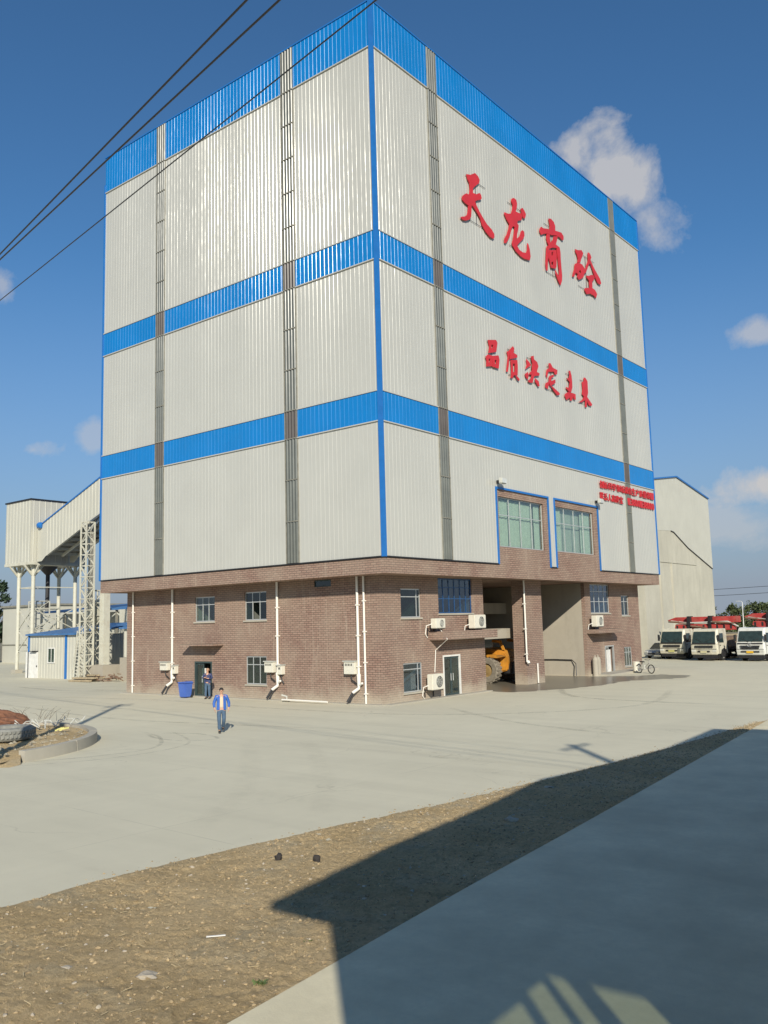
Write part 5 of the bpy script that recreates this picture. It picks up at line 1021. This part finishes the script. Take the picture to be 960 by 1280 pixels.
# ------------------------------------------------------------------ blue wheelie bin
bn = thing('wheelie_bin', 'blue wheelie bin standing by the brick wall left of the door', 'bin', (-16.0, .35, 0)); bx, by = -16.0, .35
m = MB().hexa([(bx-.26, by-.24, .05), (bx+.26, by-.24, .05), (bx+.26, by+.24, .05), (bx-.26, by+.24, .05), (bx-.33, by-.32, .88), (bx+.33, by-.32, .88), (bx+.33, by+.3, .88), (bx-.33, by+.3, .88)]); m.build('body', BINBLUE, bn, bevel=.03)
MB().hexa([(bx-.36, by-.36, .88), (bx+.36, by-.36, .88), (bx+.36, by+.33, .88), (bx-.36, by+.33, .88), (bx-.33, by-.32, .94), (bx+.33, by-.32, .94), (bx+.3, by+.3, .98), (bx-.3, by+.3, .98)]).build('lid', BINBLUE, bn, bevel=.02)
MB().tube([(bx-.3, by+.36, .85), (bx+.3, by+.36, .85)], .02, 8).build('handle', BINBLUE, bn)
for s in (-1, 1): MB().lathe([(0, -.035), (.085, -.035), (.1, 0), (.085, .035), (0, .035)], 14, (bx+s*.25, by+.26, .1), 'x').build('wheel', BLACK, bn)
# loose rail of pale pipe along the wall foot
tag(MB().tube([(-8.1, .72, .12), (-4.6, .6, .12)], .05, 8).build('steel_pipe', PIPE), 'pale pipe lying at the foot of the left brick wall', 'pipe')
t_ = thing('tap_stub', 'small metal elbow stub at the foot of the left brick wall', 'pipe stub', (-7.9, .9, 0)); MB().tube([(-7.9, .9, 0), (-7.9, .9, .28), (-8.2, .8, .36)], .05, 8).build('elbow', GREYBOX, t_); MB().box(-8.1, -7.7, .8, 1.1, 0, .06).build('base', KERB, t_)

# ------------------------------------------------------------------ people
def skinned(name, verts, edges, rad_, mat, parent, root=0, sub=2):
    me_ = bpy.data.meshes.new(name); me_.from_pydata(verts, edges, []); o = bpy.data.objects.new(name, me_)
    md = o.modifiers.new('s', 'SKIN'); md.use_smooth_shade = True
    for i, v in enumerate(me_.skin_vertices[0].data): v.radius = rad_[i] if isinstance(rad_[i], tuple) else (rad_[i], rad_[i]); v.use_root = (i == root)
    sb = o.modifiers.new('d', 'SUBSURF'); sb.levels = sub; sb.render_levels = sub
    m2 = evaluated_mesh(o); bpy.data.meshes.remove(me_)
    m2.materials.clear(); m2.materials.append(mat); m2.name = name
    return link(name, m2, parent, True)
def person(label, loc, rz, jacket, shirt, lean, la, ra, ll, rl, helmet=None):
    """local frame: faces -y, z up. la/ra: elbow, wrist, hand points; ll/rl: knee, ankle points"""
    t_ = thing('person', label, 'person', loc, rz)
    pel, wst, chs, nek, chin, mid, crn = (0, 0, .95), (0, .0, 1.12), (0, .01, 1.36), (0, .01, 1.52), (0, -.02, 1.58), (0, -.015, 1.67), (0, 0, 1.745)
    V, E, R = [pel, wst, chs, nek, chin, mid, crn], [(0, 1), (1, 2), (2, 3), (3, 4), (4, 5), (5, 6)], [(.14, .105), (.13, .095), (.15, .10), .052, (.062, .07), (.074, .088), (.055, .065)]
    V.append((0, -.115, 1.645)); E.append((5, 7)); R.append(.013)                                   # nose
    for s, arm in ((-1, la), (1, ra)):
        b_ = len(V); V += [(s*.19, .01, 1.43), *arm]; R += [.062, .044, .032, .034]; E += [(2, b_), (b_, b_+1), (b_+1, b_+2), (b_+2, b_+3)]
        h, w_ = Vector(arm[2]), Vector(arm[1]); d = (h-w_).normalized(); sd = d.cross(Vector((s, 0, .2))).normalized()
        for k, L in ((-1.5, .060), (-.5, .072), (.5, .068), (1.5, .055)):
            c = len(V); p = h+sd*k*.017+d*.03; V += [tuple(p), tuple(p+d*L*.6), tuple(p+d*L+Vector((-s*.012, 0, 0)))]; R += [.0095, .009, .0075]; E += [(b_+3, c), (c, c+1), (c+1, c+2)]
        c = len(V); p = h-sd*.03+d*.0; V += [tuple(p), tuple(p-sd*.02+d*.035)]; R += [.011, .009]; E += [(b_+3, c), (c, c+1)]
    for s, leg in ((-1, ll), (1, rl)):
        b_ = len(V); V += [(s*.095, 0, .88), *leg]; R += [.088, .058, .04]; E += [(0, b_), (b_, b_+1), (b_+1, b_+2)]
    skinned('body', V, E, R, SKIN, t_)
    # trousers
    V, E, R = [(0, 0, .98), (0, 0, .92)], [(0, 1)], [(.155, .12), (.15, .118)]
    for s, leg in ((-1, ll), (1, rl)):
        b_ = len(V); an = Vector(leg[1]); V += [(s*.098, 0, .84), leg[0], tuple(an+Vector((0, 0, .03)))]; R += [.102, .078, .066]; E += [(1, b_), (b_, b_+1), (b_+1, b_+2)]
    skinned('trousers', V, E, R, JEANS, t_)
    # shirt front and jacket
    skinned('shirt', [(0, -.01, .93), (0, -.012, 1.12), (0, 0, 1.36), (0, .005, 1.49)], [(0, 1), (1, 2), (2, 3)], [(.15, .118), (.145, .112), (.158, .112), (.075, .075)], shirt, t_)
    V, E, R = [(0, .045, .90), (0, .042, 1.12), (0, .035, 1.36), (0, .02, 1.48)], [(0, 1), (1, 2), (2, 3)], [(.19, .10), (.18, .098), (.182, .105), (.09, .075)]
    for s, arm in ((-1, la), (1, ra)):
        b_ = len(V); V += [(s*.2, .012, 1.425), arm[0], tuple(Vector(arm[1]).lerp(Vector(arm[0]), .08))]; R += [.078, .064, .05]; E += [(2, b_), (b_, b_+1), (b_+1, b_+2)]
    skinned('jacket', V, E, R, jacket, t_)
    m_ = MB()                                                                            # open jacket fronts
    for s in (-1, 1): m_.hexa([(s*.07, -.135, .9), (s*.19, -.09, .9), (s*.2, -.02, .9), (s*.08, -.10, .9), (s*.06, -.12, 1.46), (s*.16, -.08, 1.44), (s*.17, -.02, 1.44), (s*.07, -.08, 1.46)])
    m_.build('jacket_front', jacket, t_, True, bevel=.02)
    hm = bmesh.new(); bmesh.ops.create_icosphere(hm, subdivisions=3, radius=1)
    for v in hm.verts:
        x, y_, z = v.co; zz = max(z, -.05 if y_ < -.2 else -.75); v.co = Vector((x*.088, .012+y_*.105, 1.685+zz*.088))
    if helmet is None:
        me_ = bpy.data.meshes.new('hair'); hm.to_mesh(me_); me_.materials.append(HAIR); link('hair', me_, t_, True)
    else:
        for v in hm.verts: v.co = Vector((v.co.x*1.2, v.co.y*1.2, (v.co.z-1.68)*1.15+1.69))
        me_ = bpy.data.meshes.new('cap'); hm.to_mesh(me_); me_.materials.append(helmet); link('cap', me_, t_, True)
    hm.free()
    for s in (-1, 1):
        MB().lathe([(0, -.008), (.009, 0), (0, .008)], 8, (s*.031, -.098, 1.668)).build('eye', HAIR, t_, True)
        MB().lathe([(0, -.03), (.012, -.02), (.016, .01), (0, .03)], 8, (s*.083, .005, 1.655)).build('ear', SKIN, t_, True)
    MB().box(-.025, .025, -.1, -.09, 1.607, 1.615).build('mouth', simple('lip', (.35, .15, .12), .6) if 'lip' not in MATS else MATS['lip'], t_, True)
    for leg in (ll, rl):
        ax, ay, az = leg[1]; b0 = max(0, az-.08); MB().hexa([(ax-.05, ay-.20, b0), (ax+.05, ay-.20, b0), (ax+.045, ay+.07, b0), (ax-.045, ay+.07, b0), (ax-.04, ay-.18, b0+.05), (ax+.04, ay-.18, b0+.05), (ax+.045, ay+.06, b0+.12), (ax-.045, ay+.06, b0+.12)]).build('shoe', SHOE, t_, True, bevel=.02)
    return t_
face = math.atan2(CAM.y+10.3, CAM.x+.3)+pi/2
person('man in open blue jacket and jeans walking across the yard', (-.27, -10.32, 0), face+.05, JACKET, SHIRT, 0, [(-.30, .0, 1.16), (-.27, -.08, .97), (-.255, -.10, .90)], [(.30, .02, 1.16), (.29, -.06, .96), (.275, -.08, .89)], [(-.095, -.10, .48), (-.08, -.10, .08)], [(.095, -.06, .49), (.075, .20, .16)])
person('man in dark blue jacket standing in the brick base doorway', (-13.95, .35, 0), math.atan2(-34, 41)+pi/2-.3, NAVY, NAVY, 0, [(-.28, -.02, 1.2), (-.12, -.24, 1.25), (-.05, -.25, 1.28)], [(.28, -.02, 1.2), (.12, -.25, 1.2), (.05, -.26, 1.22)], [(-.1, -.01, .48), (-.11, 0, .08)], [(.1, -.02, .48), (.12, .02, .08)], helmet=simple('tan_cap', (.42, .26, .17), .7))

# ------------------------------------------------------------------ trees
def tree(name, label, x, y_, h, cr, ch, n, ls_, mat, seed, group, z0=0):
    r = random.Random(seed); t_ = thing(name, label, 'tree', (x, y_, z0), group=group); m = MB(); m.tube([(x, y_, z0), (x+.1, y_, z0+h*.35), (x+.2*r.uniform(-1, 1), y_, z0+h*.8)], [.16+h*.012, .12+h*.006, .04], 7)
    tips = []
    for k in range(9):
        a = r.random()*6.28; b0 = Vector((x, y_, z0+h*r.uniform(.28, .65))); q = b0+Vector((cos(a)*cr*.7, sin(a)*cr*.7, h*r.uniform(.1, .3))); m.tube([b0, (b0+q)/2+Vector((0, 0, .15)), q], [.07, .05, .02], 5); tips.append(q)
    m.build('trunk', BARK, t_, fix=False); cl = []
    for k in range(26):
        a = r.random()*6.28; rr = cr*math.sqrt(r.random())*.85; zz = z0+h-ch*r.random()*.95; f = 1-((zz-(z0+h-ch*.5))/(ch*.56))**2; cl.append((Vector((x+cos(a)*rr*max(.35, f), y_+sin(a)*rr*max(.35, f), zz-.12*h*(rr/cr))), r.uniform(.16, .34)*cr))
    vs = []; fs = []
    for k in range(n):
        c, s = cl[r.randrange(len(cl))]; d = Vector((r.gauss(0, 1), r.gauss(0, 1), r.gauss(0, .8))).normalized(); p = c+d*s*r.random()**.4; nn = Vector((r.gauss(0, 1), r.gauss(0, 1), r.gauss(0, 1))).normalized(); t1 = nn.orthogonal().normalized(); t2 = nn.cross(t1); L = ls_*r.uniform(.6, 1.3); o = len(vs)
        vs += [tuple(p-t1*L), tuple(p-t2*L*.5), tuple(p+t1*L), tuple(p+t2*L*.5)]; fs.append((o, o+1, o+2, o+3))
    me_ = bpy.data.meshes.new('crown'); me_.from_pydata(vs, [], fs); me_.materials.append(mat); link('crown', me_, t_); return t_
r = random.Random(2)
spots = [(-50, 184, 7.2), (-45.5, 180, 7.0), (-42, 186, 6.4), (-38.5, 181, 5.4), (-35.6, 184, 7.4), (-32.5, 180, 7.0), (-29.5, 185, 7.6), (-26, 181, 6.8), (-22, 184, 7.5), (-17, 182, 7)]
adj = ['far left of the row, half behind the hall', 'just right of the hall edge', 'second from the hall edge', 'lowest, left of the lamp pole', 'just right of the far lamp pole', 'second right of the lamp pole', 'third right of the lamp pole', 'at the right picture edge', 'beyond the right picture edge', 'farthest right beyond the picture']
for i, (x, y_, h) in enumerate(spots): tree('roadside_tree', 'dark bushy tree behind the trucks, '+adj[i], x, y_, h, 3.3, h*.85, 1500, .28, LEAF1, 40+i, 'trees beyond the yard')
hg = MB(); vs = []
for k in range(5000):
    p = Vector((r.uniform(-60, -5), 178+r.gauss(0, 1.2), abs(r.gauss(0, 1.3)))); nn = Vector((r.gauss(0, 1), r.gauss(0, 1), r.gauss(0, 1))).normalized(); t1 = nn.orthogonal().normalized()*.3; t2 = nn.cross(t1)*.6; hg.quad(p-t1, p-t2, p+t1, p+t2)
tag(hg.build('undergrowth', LEAF1, fix=False), 'low dark undergrowth below the far tree row', 'undergrowth', kind='stuff')
tree('pine_tree', 'dark feathery tree at the left picture edge by the far warehouse', -98.6, 31, 12.6, 3.3, 9.5, 3000, .3, LEAF2, 77, None)
tree('pine_tree', 'pale shrub at the left edge below the dark tree', -95.6, 29, 4.2, 1.8, 3.6, 1200, .2, LEAF1, 78, None)
# far street lamp and wires at the right
t_ = thing('street_lamp', 'slim white street lamp pole behind the trucks', 'street lamp', (-28.3, 150, 0)); MB().tube([(-28.3, 150, 0), (-28.2, 150, 6.4)], [.10, .07], 8).build('pole', WHITEPL, t_); MB().tube([(-28.2, 150, 6.4), (-28.4, 150, 6.6), (-29.0, 150, 6.65)], .045, 6).build('arm', WHITEPL, t_); MB().box(-29.4, -28.9, 149.9, 150.1, 6.6, 6.7).build('lamp_head', GREYBOX, t_)
for k, (z0, z1, lb) in enumerate(((9.2, 9.4, 'upper thin cable in the sky right of the hall'), (7.9, 8.1, 'lower thin cable in the sky right of the hall'))):
    tag(MB().tube([(-60, 150, z0-.4), (-45, 150, z0-.15), (-30, 150, z0+.05), (-10, 150, z1+.3)], .045, 5).build('far_cable', BLACKPL), lb, 'cable')

bpy.data.scenes.remove(TMP)
